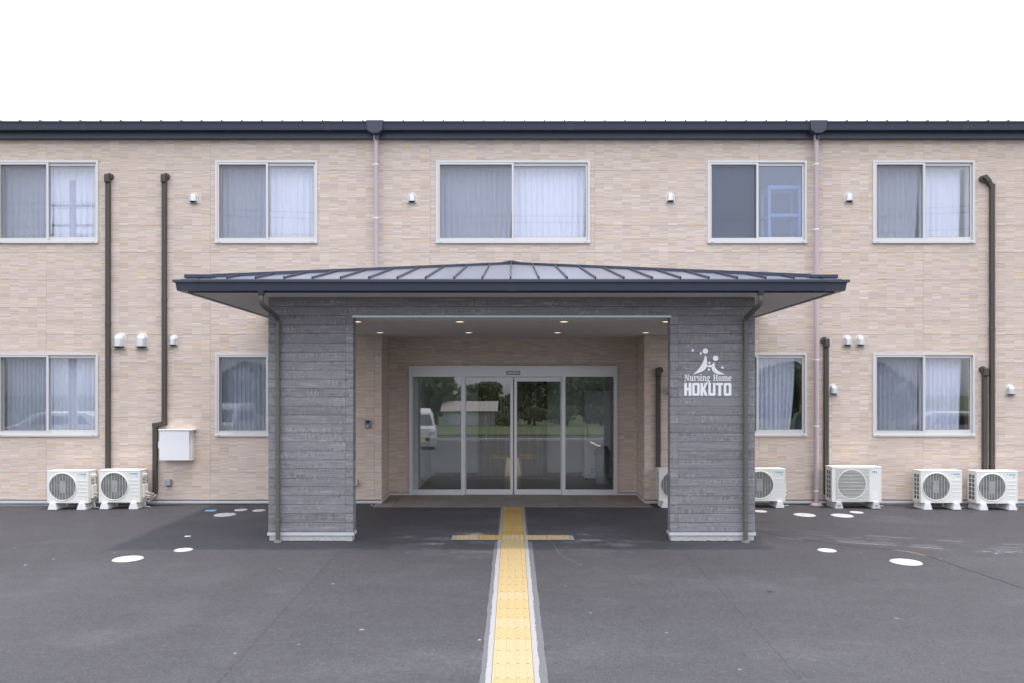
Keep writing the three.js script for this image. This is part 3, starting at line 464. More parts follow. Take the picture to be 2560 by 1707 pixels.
{ const r = rng(91);
  const row = () => Math.floor(r() * 16), off = () => Math.round(r() * 10) / 10;
  const put = (parent, w, x, y, z, turn) => { const m = mesh('plank', plank(w, row(), off()), M.plank, parent); m.position.set(x, y, z); m.rotation.y = turn; };
  for (const [xo, xi, sgn] of [[XL, XI, 1], [XR, XJ, -1]]) {
    const p = part('pier', canopy), a = Math.min(xo, xi), b = Math.max(xo, xi), zb = ZP - 0.19, seam = sgn > 0 ? b - 0.097 : a + 0.101;
    mesh('pier_core', span(a + 0.0165, b - 0.0165, -0.1, SOF, zb + 0.0165, ZP - 0.0165), M.backing, p);
    for (let k = 0; k < 24; k++) { const y = PB + k * PITCH;
      put(p, seam - a - 0.0012, a, y, ZP, 0); put(p, b - seam - 0.0012, seam + 0.0012, y, ZP, 0);
      put(p, 0.1895 - 0.017, b, y, ZP - 0.0168, Math.PI / 2); put(p, 0.1895 - 0.017, a, y, zb + 0.0005, -Math.PI / 2);
    }
    for (let k = 0; k < 24; k++) put(p, b - a - 0.034, b - 0.017, PB + k * PITCH, zb, Math.PI);
    mesh('base_flashing', frameless(a, b, zb), M.flash, p);
    mesh('plinth', span(a + 0.012, b - 0.012, -0.25, 0.004, zb + 0.012, ZP - 0.008), M.plinth, p);
    const q = new Quads(); let pv = null; for (let x = a - 0.01; x < b + 0.02; x += 0.02) { const g = groundY(x, ZP), c = [[x, g + 0.008 + 0.012 * fbm(x * 14, 2, a, 3), ZP - 0.006], [x, g - 0.002, ZP + 0.05]]; if (pv) q.quad(pv[1], c[1], c[0], pv[0]); pv = c; }
    mesh('asphalt_fillet', q.build(), std([0.05, 0.05, 0.053], 0.9), p);
  }
  function frameless(a, b, zb) { return merge([span(a - 0.012, b + 0.012, 0.006, 0.045, ZP - 0.012, ZP + 0.008), span(a - 0.012, b + 0.012, 0.006, 0.045, zb - 0.014, zb + 0.012), span(a - 0.012, a + 0.012, 0.006, 0.045, zb + 0.012, ZP - 0.012), span(b - 0.012, b + 0.012, 0.006, 0.045, zb + 0.012, ZP - 0.012)]); }
  const beam = part('beam', canopy), y24 = PB + 24 * PITCH, zb = ZP - 0.19;
  mesh('beam_core', span(XL + 0.0165, XR - 0.0165, y24 + 0.003, SOF - 0.001, zb + 0.002, ZP - 0.0165), M.backing, beam);
  const cuts = [[XL, -2.118, 0.878, XR], [XL, -1.35, 1.60, XR]];
  for (let k = 0; k < 2; k++) for (let c = 0; c < 3; c++) put(beam, cuts[k][c + 1] - cuts[k][c] - 0.0015, cuts[k][c], y24 + k * PITCH - 0.0005, ZP, 0);
  mesh('edge_trim', span(XI - 0.012, XJ + 0.012, Y(794.5, ZP), y24 - 0.001, zb, ZP + 0.006), M.flash, beam);
  for (const [s, x] of [[1, XL + 0.02], [-1, XR - 0.02]]) mesh('side_beam', span(Math.min(x, x + s * 0.12), Math.max(x, x + s * 0.12), 2.80, SOF - 0.001, 0.004, zb - 0.002), std([0.2, 0.2, 0.21], 0.8), canopy);
  // porch ceiling and outer soffit
  const ceil = part('ceiling', canopy);
  for (let k = -4; k < 4; k++) { const a = Math.max(XL + 0.15, -0.455 + k * 0.91 + 0.91 * 0.0), b = Math.min(XR - 0.15, 0.455 + k * 0.91); if (b - a > 0.05) mesh('ceiling_panel', span(a + 0.0015, b - 0.0015, 2.795, 2.807, 0.003, zb - 0.002), M.soffit, ceil); }
  const last = 0.455 + 3 * 0.91; if (XR - 0.15 > last) mesh('ceiling_panel', span(last + 0.0015, XR - 0.15, 2.795, 2.807, 0.003, zb - 0.002), M.soffit, ceil);
  mesh('recess_ceiling', span(REC.x0, REC.x1, 2.795, 2.807, REC.z, 0.001), M.soffit, home);
  const sf = part('soffit', canopy);
  for (let k = 0; k < 9; k++) { const a = -3.958 + k * 0.875, b = a + 0.8735; mesh('soffit_panel', span(a, b, SOF, SOF + 0.012, 0.004, 3.757), M.soffit, sf); }
}
// eaves: profile (outward, y) carried round the three free sides
const EXL = -3.955, EXR = 3.915, EZ = 3.765;
function around(prof, closed = true) {
  const q = new Quads(), n = prof.length;
  for (let k = 0; k < (closed ? n : n - 1); k++) { const [o, y] = prof[k], [o2, y2] = prof[(k + 1) % n], P = (oo, yy) => [[EXL - oo, yy, 0.004], [EXL - oo, yy, EZ + oo], [EXR + oo, yy, EZ + oo], [EXR + oo, yy, 0.004]], a = P(o, y), b = P(o2, y2);
    for (let i = 0; i < 3; i++) q.quad(a[i], a[i + 1], b[i + 1], b[i]); }
  return q.build();
}
{ mesh('fascia', around([[0, 3.058], [0.018, 3.058], [0.018, 3.215], [0, 3.215]]), M.navy, canopy);
  const gut = part('gutter', canopy), yb = Y(727, 3.88), yt = Y(701, 3.88);
  mesh('trough', around([[0.02, yt - 0.012], [0.02, yb], [0.112, yb], [0.126, yt - 0.026], [0.152, yt - 0.026], [0.152, yt], [0.118, yt], [0.104, yb + 0.008], [0.028, yb + 0.008], [0.028, yt - 0.012]]), M.navy, gut);
  const jc = (a, b) => extr(shapeFrom([[0.018, yb - 0.003], [0.114, yb - 0.003], [0.129, yt - 0.029], [0.155, yt - 0.029], [0.155, yt + 0.003], [0.018, yt + 0.003]]), b - a).rotateY(-Math.PI / 2).translate(b, 0, EZ);
  const light = std([0.042, 0.050, 0.073], 0.4);
  mesh('joint_cover', jc(X(1271, 3.9), X(1293, 3.9)), light, gut);
  for (const [sx, ex] of [[-1, EXL], [1, EXR]]) { const cc = new Quads(), pr = [[0.018, yb - 0.0025], [0.1145, yb - 0.0025], [0.1295, yt - 0.0285], [0.1555, yt - 0.0285], [0.1555, yt + 0.0025], [0.018, yt + 0.0025]];
    for (let k = 0; k + 1 < pr.length; k++) { const [o, y] = pr[k], [p, v] = pr[k + 1], a = ex + sx * o, b = ex + sx * p, f = ex - sx * 0.12; const A = [f, y, EZ + o], B = [a, y, EZ + o], C = [b, v, EZ + p], Dd = [f, v, EZ + p], E = [a, y, EZ - 0.12], G = [b, v, EZ - 0.12]; if (sx > 0) { cc.quad(A, B, C, Dd); cc.quad(B, E, G, C); } else { cc.quad(B, A, Dd, C); cc.quad(E, B, C, G); } } mesh('corner_cover', cc.build(), light, gut); }
  // hipped roof: three planes that meet at a point on the wall
  const roof = part('roof', canopy), ex = 4.02, ez = 3.84, ey = 3.222, ay = 3.975, sl = (ay - ey) / ez, pan = [0.0, 0.0];
  const yAt = z => ey + (ez - z) * sl, hipZ = x => ez * Math.abs(x) / ex, x0 = -0.02, sp = 0.3445;
  const edges = [-ex]; for (let k = -11; k <= 11; k++) edges.push(-0.007 + k * sp); edges.push(ex);
  const panGeo = (a, b) => { const q = new Quads(), t = 0.012, pts = a < 0 && b > 0 ? [[a, ez], [b, ez], [b, hipZ(b)], [0, 0], [a, hipZ(a)]] : [[a, ez], [b, ez], [b, hipZ(b)], [a, hipZ(a)]], T = p => [p[0] + x0, yAt(p[1]), p[1]];
    for (let k = 1; k + 1 < pts.length; k++) q.quad(T(pts[0]), T(pts[k]), T(pts[k + 1]), T(pts[k + 1]));
    q.quad([a + x0, ey - t, ez], [b + x0, ey - t, ez], [b + x0, ey, ez], [a + x0, ey, ez]); return q.build(); };
  const tones = [0, 1, 2].map(k => phys([0.120 + k * 0.004, 0.137 + k * 0.004, 0.188 + k * 0.004], 0.34, { clearcoat: 0.4, clearcoatRoughness: 0.25 }));
  for (let k = 0; k + 1 < edges.length; k++) mesh('roof_pan', panGeo(edges[k] + 0.002, edges[k + 1] - 0.002), tones[k % 3], roof);
  const seamShape = shapeFrom([[-0.009, 0], [-0.007, 0.026], [0.007, 0.026], [0.009, 0]]);
  for (let k = 1; k + 1 < edges.length; k++) { const x = edges[k], len = (ez - hipZ(x)) * Math.hypot(1, sl); if (len < 0.08) continue; const m = mesh('standing_seam', extr(seamShape, len + 0.012), M.roofMetal, roof); m.position.set(x + x0, yAt(ez) + 0.001, ez + 0.012); m.rotation.set(-Math.atan(sl), Math.PI, 0, 'YXZ'); }
  for (const s of [-1, 1]) { // side slopes, their seams, and the hip cappings
    const sideY = x => ey + (ex - Math.abs(x)) * (ay - ey) / ex, zs = [0.006]; for (let k = 1; k < 11; k++) zs.push(k * sp); zs.push(ez);
    for (let k = 0; k + 1 < zs.length; k++) { const xa = ex * zs[k] / ez, xb = ex * zs[k + 1] / ez, a = [s * ex + x0, ey, zs[k]], b = [s * ex + x0, ey, zs[k + 1]], c = [s * xb + x0, sideY(xb), zs[k + 1]], d = [s * xa + x0, sideY(xa), zs[k]]; const q = new Quads(); s > 0 ? q.quad(b, a, d, c) : q.quad(a, b, c, d); mesh('roof_pan', q.build(), tones[k % 3], roof);
      if (k) { const len = Math.hypot(ex - xa, sideY(xa) - ey), m = mesh('standing_seam', bx(len, 0.03, 0.018), M.roofMetal, roof); m.position.set(s * (ex + xa) / 2 + x0, (ey + sideY(xa)) / 2 + 0.015, zs[k]); m.rotation.z = s * -Math.atan2(sideY(xa) - ey, ex - xa); } }
    const a = new THREE.Vector3(s * (ex - 0.16) + x0, ey + 0.04 * 0.75 + 0.014, ez - 0.15), b = new THREE.Vector3(s * 0.05 + x0, ay - 0.004, 0.05), L = a.distanceTo(b);
    const cap = mesh('hip_capping', rbx(0.13, 0.052, L, 0.006, 0, 0.0, 0, 1), M.navy, roof); cap.position.copy(a).add(b).multiplyScalar(0.5); cap.lookAt(b);
    mesh('hip_end', rbx(0.34, 0.05, 0.3, 0.01, s * (ex - 0.19) + x0, ey + 0.04, ez - 0.2, 1), M.navy, roof);
  }
  mesh('eave_drip', merge([span(-ex + x0 - 0.005, ex + x0 + 0.005, ey - 0.03, ey - 0.013, ez - 0.02, ez + 0.004)]), M.dark, roof);
  mesh('wall_flashing', merge([-1, 1].map(s => { const L = Math.hypot(ex, ay - ey); return bx(L, 0.07, 0.02).rotateZ(-s * Math.atan2(ay - ey, ex)).translate(s * ex / 2 + x0, (ey + ay) / 2 + 0.024, 0.012); })), M.navy, roof);
}
// recessed downlights: warm lamps in the porch ceiling
{ const ring = new THREE.TorusGeometry(0.062, 0.008, 8, 28).rotateX(Math.PI / 2), disc = new THREE.CylinderGeometry(0.055, 0.055, 0.006, 28), can = new THREE.CylinderGeometry(0.056, 0.056, 0.05, 24, 1, true);
  const glow = std([0.9, 0.8, 0.6], 0.5, { emissive: new THREE.Color(1.0, 0.80, 0.52), emissiveIntensity: 1.3 });
  const trim = std([0.75, 0.74, 0.72], 0.5), place = ['first', 'second', 'third', 'fourth'];
  [[2.72, 805.2, [892.9, 1149.4, 1409.9, 1666], 'front'], [0.60, 832.4, [950, 1171.5, 1393.6, 1614.7], 'rear']].forEach(([z, , xs, row]) => xs.forEach((px, i) => {
    const x = X(px, z), t = thing('recessed_downlight', `small warm downlight, ${place[i]} from left in the ${row} row of the porch ceiling`, 'light', [x, 2.795, z], 0, 'downlights in the porch ceiling');
    mesh('trim_ring', ring, trim, t); const l = mesh('lamp', disc, glow, t); l.position.y = -0.001; mesh('can', can, trim, t).position.y = 0.03;
    const s = new THREE.SpotLight(0xffc98a, 0.2, 0, 0.9, 0.7, 2); s.position.set(x, 2.785, z); s.target.position.set(x, 0, z); s.castShadow = true; s.name = 'downlight_beam'; scene.add(s, s.target);
  })); }

// ------------------------------------------------------------------ lettering on the right pier
{ const z = ZP + 0.0005, mx = x => X(1690 + x / 9.8, ZP), my = y => Y(850 + y / 9.8, ZP), P = ([x, y]) => [mx(x), my(y)];
  const cxs = mx(780), sign = thing('wall_sign', 'white cut-out nursing home sign with stars and two figures on the right pier', 'sign');
  const paint = std([0.80, 0.80, 0.83], 0.55), put = (name, g, par = sign) => mesh(name, g.translate(0, 0, z), paint, par);
  const rr = (s, x0, y0, x1, y1, r, hole) => { const p = hole ? new THREE.Path() : s, X0 = mx(x0), X1 = mx(x1), Y0 = my(y1), Y1 = my(y0), q = r / 9.8 * (DIST - ZP) / F; p.moveTo(X0 + q, Y0); p.lineTo(X1 - q, Y0); p.quadraticCurveTo(X1, Y0, X1, Y0 + q); p.lineTo(X1, Y1 - q); p.quadraticCurveTo(X1, Y1, X1 - q, Y1); p.lineTo(X0 + q, Y1); p.quadraticCurveTo(X0, Y1, X0, Y1 - q); p.lineTo(X0, Y0 + q); p.quadraticCurveTo(X0, Y0, X0 + q, Y0); if (hole) s.holes.push(p); return s; };
  const T = 1038, B = 1352, poly = pts => shapeFrom(pts.map(P));
  const big = part('name_lettering', sign), d = 0.005;
  put('letter', extr(poly([[205, T], [270, T], [270, 1160], [314, 1160], [314, T], [382, T], [382, B], [314, B], [314, 1225], [270, 1225], [270, B], [205, B]]), d), big);
  const O = a => { const s = new THREE.Shape(); rr(s, a, T, a + 186, B, 48); rr(s, a + 62, T + 56, a + 122, B - 52, 26, true); return s; };
  put('letter', extr(O(400), d), big);
  put('letter', extr(poly([[603, T], [668, T], [668, 1165], [708, T], [774, T], [716, 1190], [780, B], [708, B], [668, 1245], [668, B], [603, B]]), d), big);
  { const s = new THREE.Shape(); const q = ([x, y]) => P([x, y]); s.moveTo(...q([795, T])); s.lineTo(...q([795, 1304])); s.quadraticCurveTo(...q([795, B]), ...q([843, B])); s.lineTo(...q([924, B])); s.quadraticCurveTo(...q([972, B]), ...q([972, 1304])); s.lineTo(...q([972, T])); s.lineTo(...q([908, T])); s.lineTo(...q([908, 1268])); s.quadraticCurveTo(...q([908, 1290]), ...q([883, 1290])); s.quadraticCurveTo(...q([859, 1290]), ...q([859, 1268])); s.lineTo(...q([859, T])); s.closePath(); put('letter', extr(s, d), big); }
  put('letter', extr(poly([[988, T], [1158, T], [1158, 1096], [1109, 1096], [1109, B], [1042, B], [1042, 1096], [988, 1096]]), d), big);
  put('letter', extr(O(1175), d), big);
  const font = await new FontLoader().loadAsync('fonts/droid/droid_serif_bold.typeface.json'), small = part('subtitle_lettering', sign);
  const word = (str, xa, xb) => { const res = font.data.resolution, adv = [...str].map(c => font.data.glyphs[c].ha / res), tot = adv.reduce((a, b) => a + b, 0), w = mx(xb) - mx(xa), h = my(880) - my(992), k = h / 0.714, kx = w / tot; let x = mx(xa);
    [...str].forEach((c, i) => { const g = new THREE.ExtrudeGeometry(font.generateShapes(c, 1), { depth: 0.004, bevelEnabled: false, curveSegments: 6 }); g.scale(kx, k, 1).translate(x, my(992), 0); put('letter', g, small); x += adv[i] * kx; }); };
  word('Nursing', 208, 842); word('Home', 910, 1368);
  const em = part('emblem', sign), circle = (x, y, r) => { const s = new THREE.Shape(); s.absarc(mx(x), my(y), r / 9.8 * (DIST - ZP) / F, 0, Math.PI * 2); return s; };
  put('head', extr(circle(723, 258, 66), d), em); put('head', extr(circle(975, 435, 66), d), em);
  const star = (x, y, r) => { const pts = []; for (let k = 0; k < 10; k++) { const a = -Math.PI / 2 + k * Math.PI / 5, q = k % 2 ? r * 0.42 : r; pts.push([x + q * Math.cos(a), y + q * Math.sin(a)]); } return poly(pts); };
  for (const [x, y] of [[412, 240], [614, 314], [823, 549], [811, 712], [1140, 660]]) put('star', extr(star(x, y, 48), d), em);
  const C = (s, a, b, c) => s.bezierCurveTo(...P(a), ...P(b), ...P(c));
  { const s = new THREE.Shape(); s.moveTo(...P([412, 833])); C(s, [540, 740], [650, 600], [702, 425]); s.lineTo(...P([685, 412])); s.lineTo(...P([706, 408])); s.lineTo(...P([720, 348])); s.lineTo(...P([742, 408])); s.lineTo(...P([768, 412])); s.lineTo(...P([752, 430])); C(s, [764, 480], [770, 540], [763, 598]); s.lineTo(...P([757, 640])); C(s, [740, 720], [640, 775], [412, 833]); put('figure', extr(s, d), em); }
  { const s = new THREE.Shape(); s.moveTo(...P([757, 596])); C(s, [800, 612], [870, 604], [898, 580]); s.lineTo(...P([920, 545])); s.lineTo(...P([937, 512])); s.lineTo(...P([942, 565])); s.lineTo(...P([966, 568])); s.lineTo(...P([948, 592])); C(s, [952, 690], [1040, 760], [1212, 832]); s.lineTo(...P([1060, 830])); C(s, [940, 812], [876, 740], [876, 652]); C(s, [840, 664], [790, 656], [757, 636]); s.closePath(); put('figure', extr(s, d), em); }
}

// ------------------------------------------------------------------ rainwater pipes
function clampGeo(x, y, z, r) { return merge([cyl(r + 0.003, r + 0.003, 0.022, 20, x, y, z), bx(0.02, 0.018, Math.max(0.02, z - 0.0), x, y, z / 2), bx(0.03, 0.014, 0.01, x - r - 0.008, y, z)]); }
{ const zr = 0.11, top = Y(352, 0.1);
  const one = (px, yBot, clamps, socket, label, foot) => { const x = X(px, zr), t = thing('downpipe', label, 'pipe', [x, yBot, zr], 0, 'facade downpipes'); const g = [cyl(0.0385, 0.0385, top - yBot, 22, 0, (top - yBot) / 2, 0)];
    mesh('pipe', merge(g), M.lavender, t); mesh('socket', merge([cyl(0.047, 0.047, 0.09, 22, 0, top - yBot + 0.04, 0), ...socket.map(py => cyl(0.041, 0.041, 0.1, 22, 0, Y(py, zr) - yBot, 0))]), M.lavender, t);
    for (const py of clamps) mesh('pipe_clamp', clampGeo(0, Y(py, zr) - yBot, 0, 0.039), M.white, t), mesh('bracket', bx(0.014, 0.016, zr, 0, Y(py, zr) - yBot, -zr / 2), M.steel, t);
    mesh('swan_neck', tube([[0, top - yBot + 0.06, 0], [0, top - yBot + 0.12, 0.015], [0, Y(336, 0.15) - yBot, 0.03]], 0.037, 12, 14), M.navy, t);
    if (foot) mesh('foot_collar', merge([cyl(0.075, 0.105, 0.05, 24, 0, 0.022, 0), cyl(0.11, 0.11, 0.012, 24, 0, 0.006, 0)]), M.lavender, t); return t; };
  one(940, 3.875, [411.5, 545.5], [], 'lavender beige downpipe that ends above the canopy roof', false);
  one(2042, groundY(5.0, 0.08), [411, 574, 898, 1064, 1226], [960], 'lavender beige downpipe running from eaves to ground right of the canopy', true);
  for (const [pxo, pxp, label] of [[652.5, 694, 'dark olive downpipe on the left pier of the canopy'], [1902.5, 1864.5, 'dark olive downpipe on the right pier beside the sign']]) {
    const z = ZP + 0.05, x = X(pxp, z), xo = X(pxo, 3.83), g = groundY(x, z), t = thing('canopy_downpipe', label, 'pipe', [x, g, z], 0, 'canopy downpipes'), yj = Y(800, z) - g, yo = Y(741, 3.83) - g, dx = xo - x, dz = 3.83 - z;
    mesh('pipe', cyl(0.029, 0.029, yj - 0.02, 20, 0, (yj - 0.02) / 2, 0), M.olivePipe, t);
    mesh('offset_bend', tube([[0, yj - 0.08, 0], [0, yj - 0.02, 0], [dx * 0.06, yj + 0.03, dz * 0.08], [dx * 0.94, yo - 0.10, dz * 0.93], [dx, yo - 0.05, dz], [dx, yo + 0.02, dz]], 0.0305, 40, 14), M.olivePipe, t);
    mesh('gutter_outlet', merge([cyl(0.045, 0.036, 0.045, 20, dx, yo + 0.03, dz), cyl(0.052, 0.05, 0.02, 20, dx, yo + 0.06, dz)]), M.navy, t);
    for (const py of [822, 981, 1140, 1298]) { mesh('pipe_clamp', merge([cyl(0.0325, 0.0325, 0.018, 20, 0, Y(py, z) - g, 0), bx(0.014, 0.014, 0.05, 0, Y(py, z) - g, -0.025)]), std([0.16, 0.155, 0.145], 0.5), t); }
    mesh('foot_collar', merge([cyl(0.05, 0.056, 0.03, 20, 0, 0.014, 0)]), std([0.2, 0.19, 0.18], 0.6), t);
  }
}

// ------------------------------------------------------------------ pipe covers of the air conditioners
function duct(label, pts, head, tail) {                                // pts: photo pixels down the wall
  const z = 0.004, w = 0.077, dp = 0.062, P = pts.map(([a, b]) => [X(a, 0.04), Y(b, 0.04)]), base = P[P.length - 1], t = thing('pipe_cover', label, 'pipe cover', [base[0], base[1], z], 0, 'brown pipe covers on the facade');
  for (let k = 0; k + 1 < P.length; k++) { const [a, b] = [P[k], P[k + 1]], L = Math.hypot(a[0] - b[0], a[1] - b[1]), ang = Math.atan2(a[0] - b[0], a[1] - b[1]);
    const n = Math.max(1, Math.round(L / 2)); for (let q = 0; q < n; q++) { const m = mesh('duct', rbx(w, L / n - 0.002, dp, 0.012, 0, 0, dp / 2), M.brownPipe, t); const f = (q + 0.5) / n; m.position.set(b[0] + (a[0] - b[0]) * f - base[0], b[1] + (a[1] - b[1]) * f - base[1], 0); m.rotation.z = -ang; if (q) { const j = mesh('joint_sleeve', rbx(w + 0.007, 0.07, dp + 0.005, 0.012, 0, 0, dp / 2), M.brownPipe, t); j.position.set(b[0] + (a[0] - b[0]) * q / n - base[0], b[1] + (a[1] - b[1]) * q / n - base[1], 0); j.rotation.z = -ang; } }
    if (k) { const e = mesh('elbow', rbx(w + 0.012, w + 0.012, dp + 0.006, 0.02, a[0] - base[0], a[1] - base[1], dp / 2), M.brownPipe, t); } }
  if (head) { const [a, b] = [P[0], P[1]], ang = Math.atan2(a[0] - b[0], a[1] - b[1]); const h = mesh('wall_cap', merge([rbx(w + 0.014, 0.15, 0.095, 0.026, 0, -0.035, 0.0475), new THREE.CylinderGeometry(0.052, 0.056, 0.05, 22).rotateX(Math.PI / 2).translate(head * 0.028, 0.005, 0.028)]), M.brownPipe, t); h.position.set(a[0] - base[0], a[1] - base[1], 0); h.rotation.z = -ang; }
  if (tail) mesh('pipe_tail', merge(tail.map(p => tube(p.map(([a, b, c]) => [X(a, 0.1) - base[0], Y(b, 0.1) - base[1], c - z]), 0.012, 16, 8))), std([0.62, 0.60, 0.54], 0.7), t);
  return t;
}
duct('brown pipe cover right of the far left windows, dropping behind an outdoor unit', [[268.5, 442], [268.5, 1180]], 1);
duct('brown pipe cover with a sideways jog above the white meter box', [[409.5, 442], [409.5, 1057], [386.5, 1062], [386.5, 1234]], 1, [[[386, 1234, 0.04], [384, 1241, 0.09], [366, 1243, 0.2]], [[386, 1236, 0.05], [379, 1246, 0.11], [372, 1252, 0.16]], [[381, 1240, 0.08], [368, 1234, 0.2]]]);
duct('short brown pipe cover beside the right downpipe', [[2066.5, 852], [2066.5, 1236]], -1);
duct('shorter of the two brown pipe covers at far right', [[2463.5, 923], [2463.5, 1182]], -1);
duct('tall brown pipe cover at far right with slanted top', [[2463, 445], [2482, 466], [2482, 1182]], -1);
duct('black-looking pipe cover under the canopy left of the right pier', [[1646, 925], [1646, 1170]], 1);

// ------------------------------------------------------------------ vent hoods
{ const hoodGeo = w => { const r = w / 2, dd = r * 1.15, skirt = w * 0.62, N = 18, K = 8, p = [], idx = [];   // bullet-shaped: half dome over a half-round skirt, open below
    const rows = [[-skirt, 1, 0]]; for (let k = 0; k <= K; k++) { const f = k / K * Math.PI / 2; rows.push([r * Math.sin(f), Math.cos(f), 1]); }
    for (const [y, c] of rows) for (let i = 0; i <= N; i++) { const t = Math.PI * i / N; p.push(-r * Math.cos(t) * c, y, dd * Math.sin(t) * c); }
    for (let j = 0; j + 1 < rows.length; j++) for (let i = 0; i < N; i++) { const a = j * (N + 1) + i, b = a + 1, e = a + N + 1, f = e + 1; idx.push(a, b, f, a, f, e); }
    const g = new THREE.BufferGeometry(); g.setAttribute('position', new THREE.Float32BufferAttribute(p, 3)); g.setIndex(idx); g.computeVertexNormals(); return g; };
  const flange = w => { const r = w / 2, s = new THREE.Shape(); s.moveTo(-r, -w * 1.19 + r); s.lineTo(r, -w * 1.19 + r); s.lineTo(r, 0); s.absarc(0, 0, r, 0, Math.PI); s.closePath(); return extr(s, 0.006, 0.002); };
  const cacheV = {}, hood = (px, py, wpx, label) => { const w = wpx / 148, c = cacheV[wpx] ||= { h: hoodGeo(w * 0.86), f: flange(w), m: merge([span(-w * 0.36, w * 0.36, -w * 0.62, -w * 0.56, 0.006, w * 0.44), ...[-1.5, -0.5, 0.5, 1.5].map(k => bx(w * 0.5, 0.004, 0.004, 0, -w * 0.685, w * (0.26 + k * 0.08)))]), l: bx(w * 1.02, 0.008, 0.03, 0, -w * 0.68, 0.018) };
    const t = thing('vent_hood', label, 'vent', [X(px, 0.04), Y(py, 0.04) + w * 0.095, 0.001], 0, 'steel vent hoods on the facade'); mesh('flange', c.f, M.steel, t); mesh('hood', c.h, M.steel, t).position.z = 0.004; mesh('lower_lip', c.l, M.steel, t); mesh('mouth', c.m, M.dark, t); return t; };
  hood(481.4, 493.7, 21.4, 'small steel vent hood left of the second upper window');
  hood(1029.2, 493.7, 21.4, 'small steel vent hood left of the wide upper window');
  hood(1677, 492.5, 21.4, 'small steel vent hood left of the upper window with shelving');
  hood(2124.7, 492.5, 21.4, 'small steel vent hood between right downpipe and last upper window');
  hood(295.7, 851, 31, 'large steel vent hood next to the left pipe cover, left of its twin');
  hood(352, 851, 31, 'large steel vent hood midway between the two left pipe covers');
  hood(431, 850.8, 21.8, 'small steel vent hood right of the jogged pipe cover');
  hood(2120.5, 850.8, 21.8, 'left one of the paired steel vent hoods above the lower right wall');
  hood(2153, 850.8, 21.8, 'right one of the paired steel vent hoods above the lower right wall');
  hood(2086, 972.3, 21.8, 'small steel vent hood right of the short pipe cover');
  hood(2530, 973.5, 22.5, 'small steel vent hood at the far right edge');
  hood(1675.5, 972, 21.8, 'small steel vent hood half hidden behind the right pier');
}

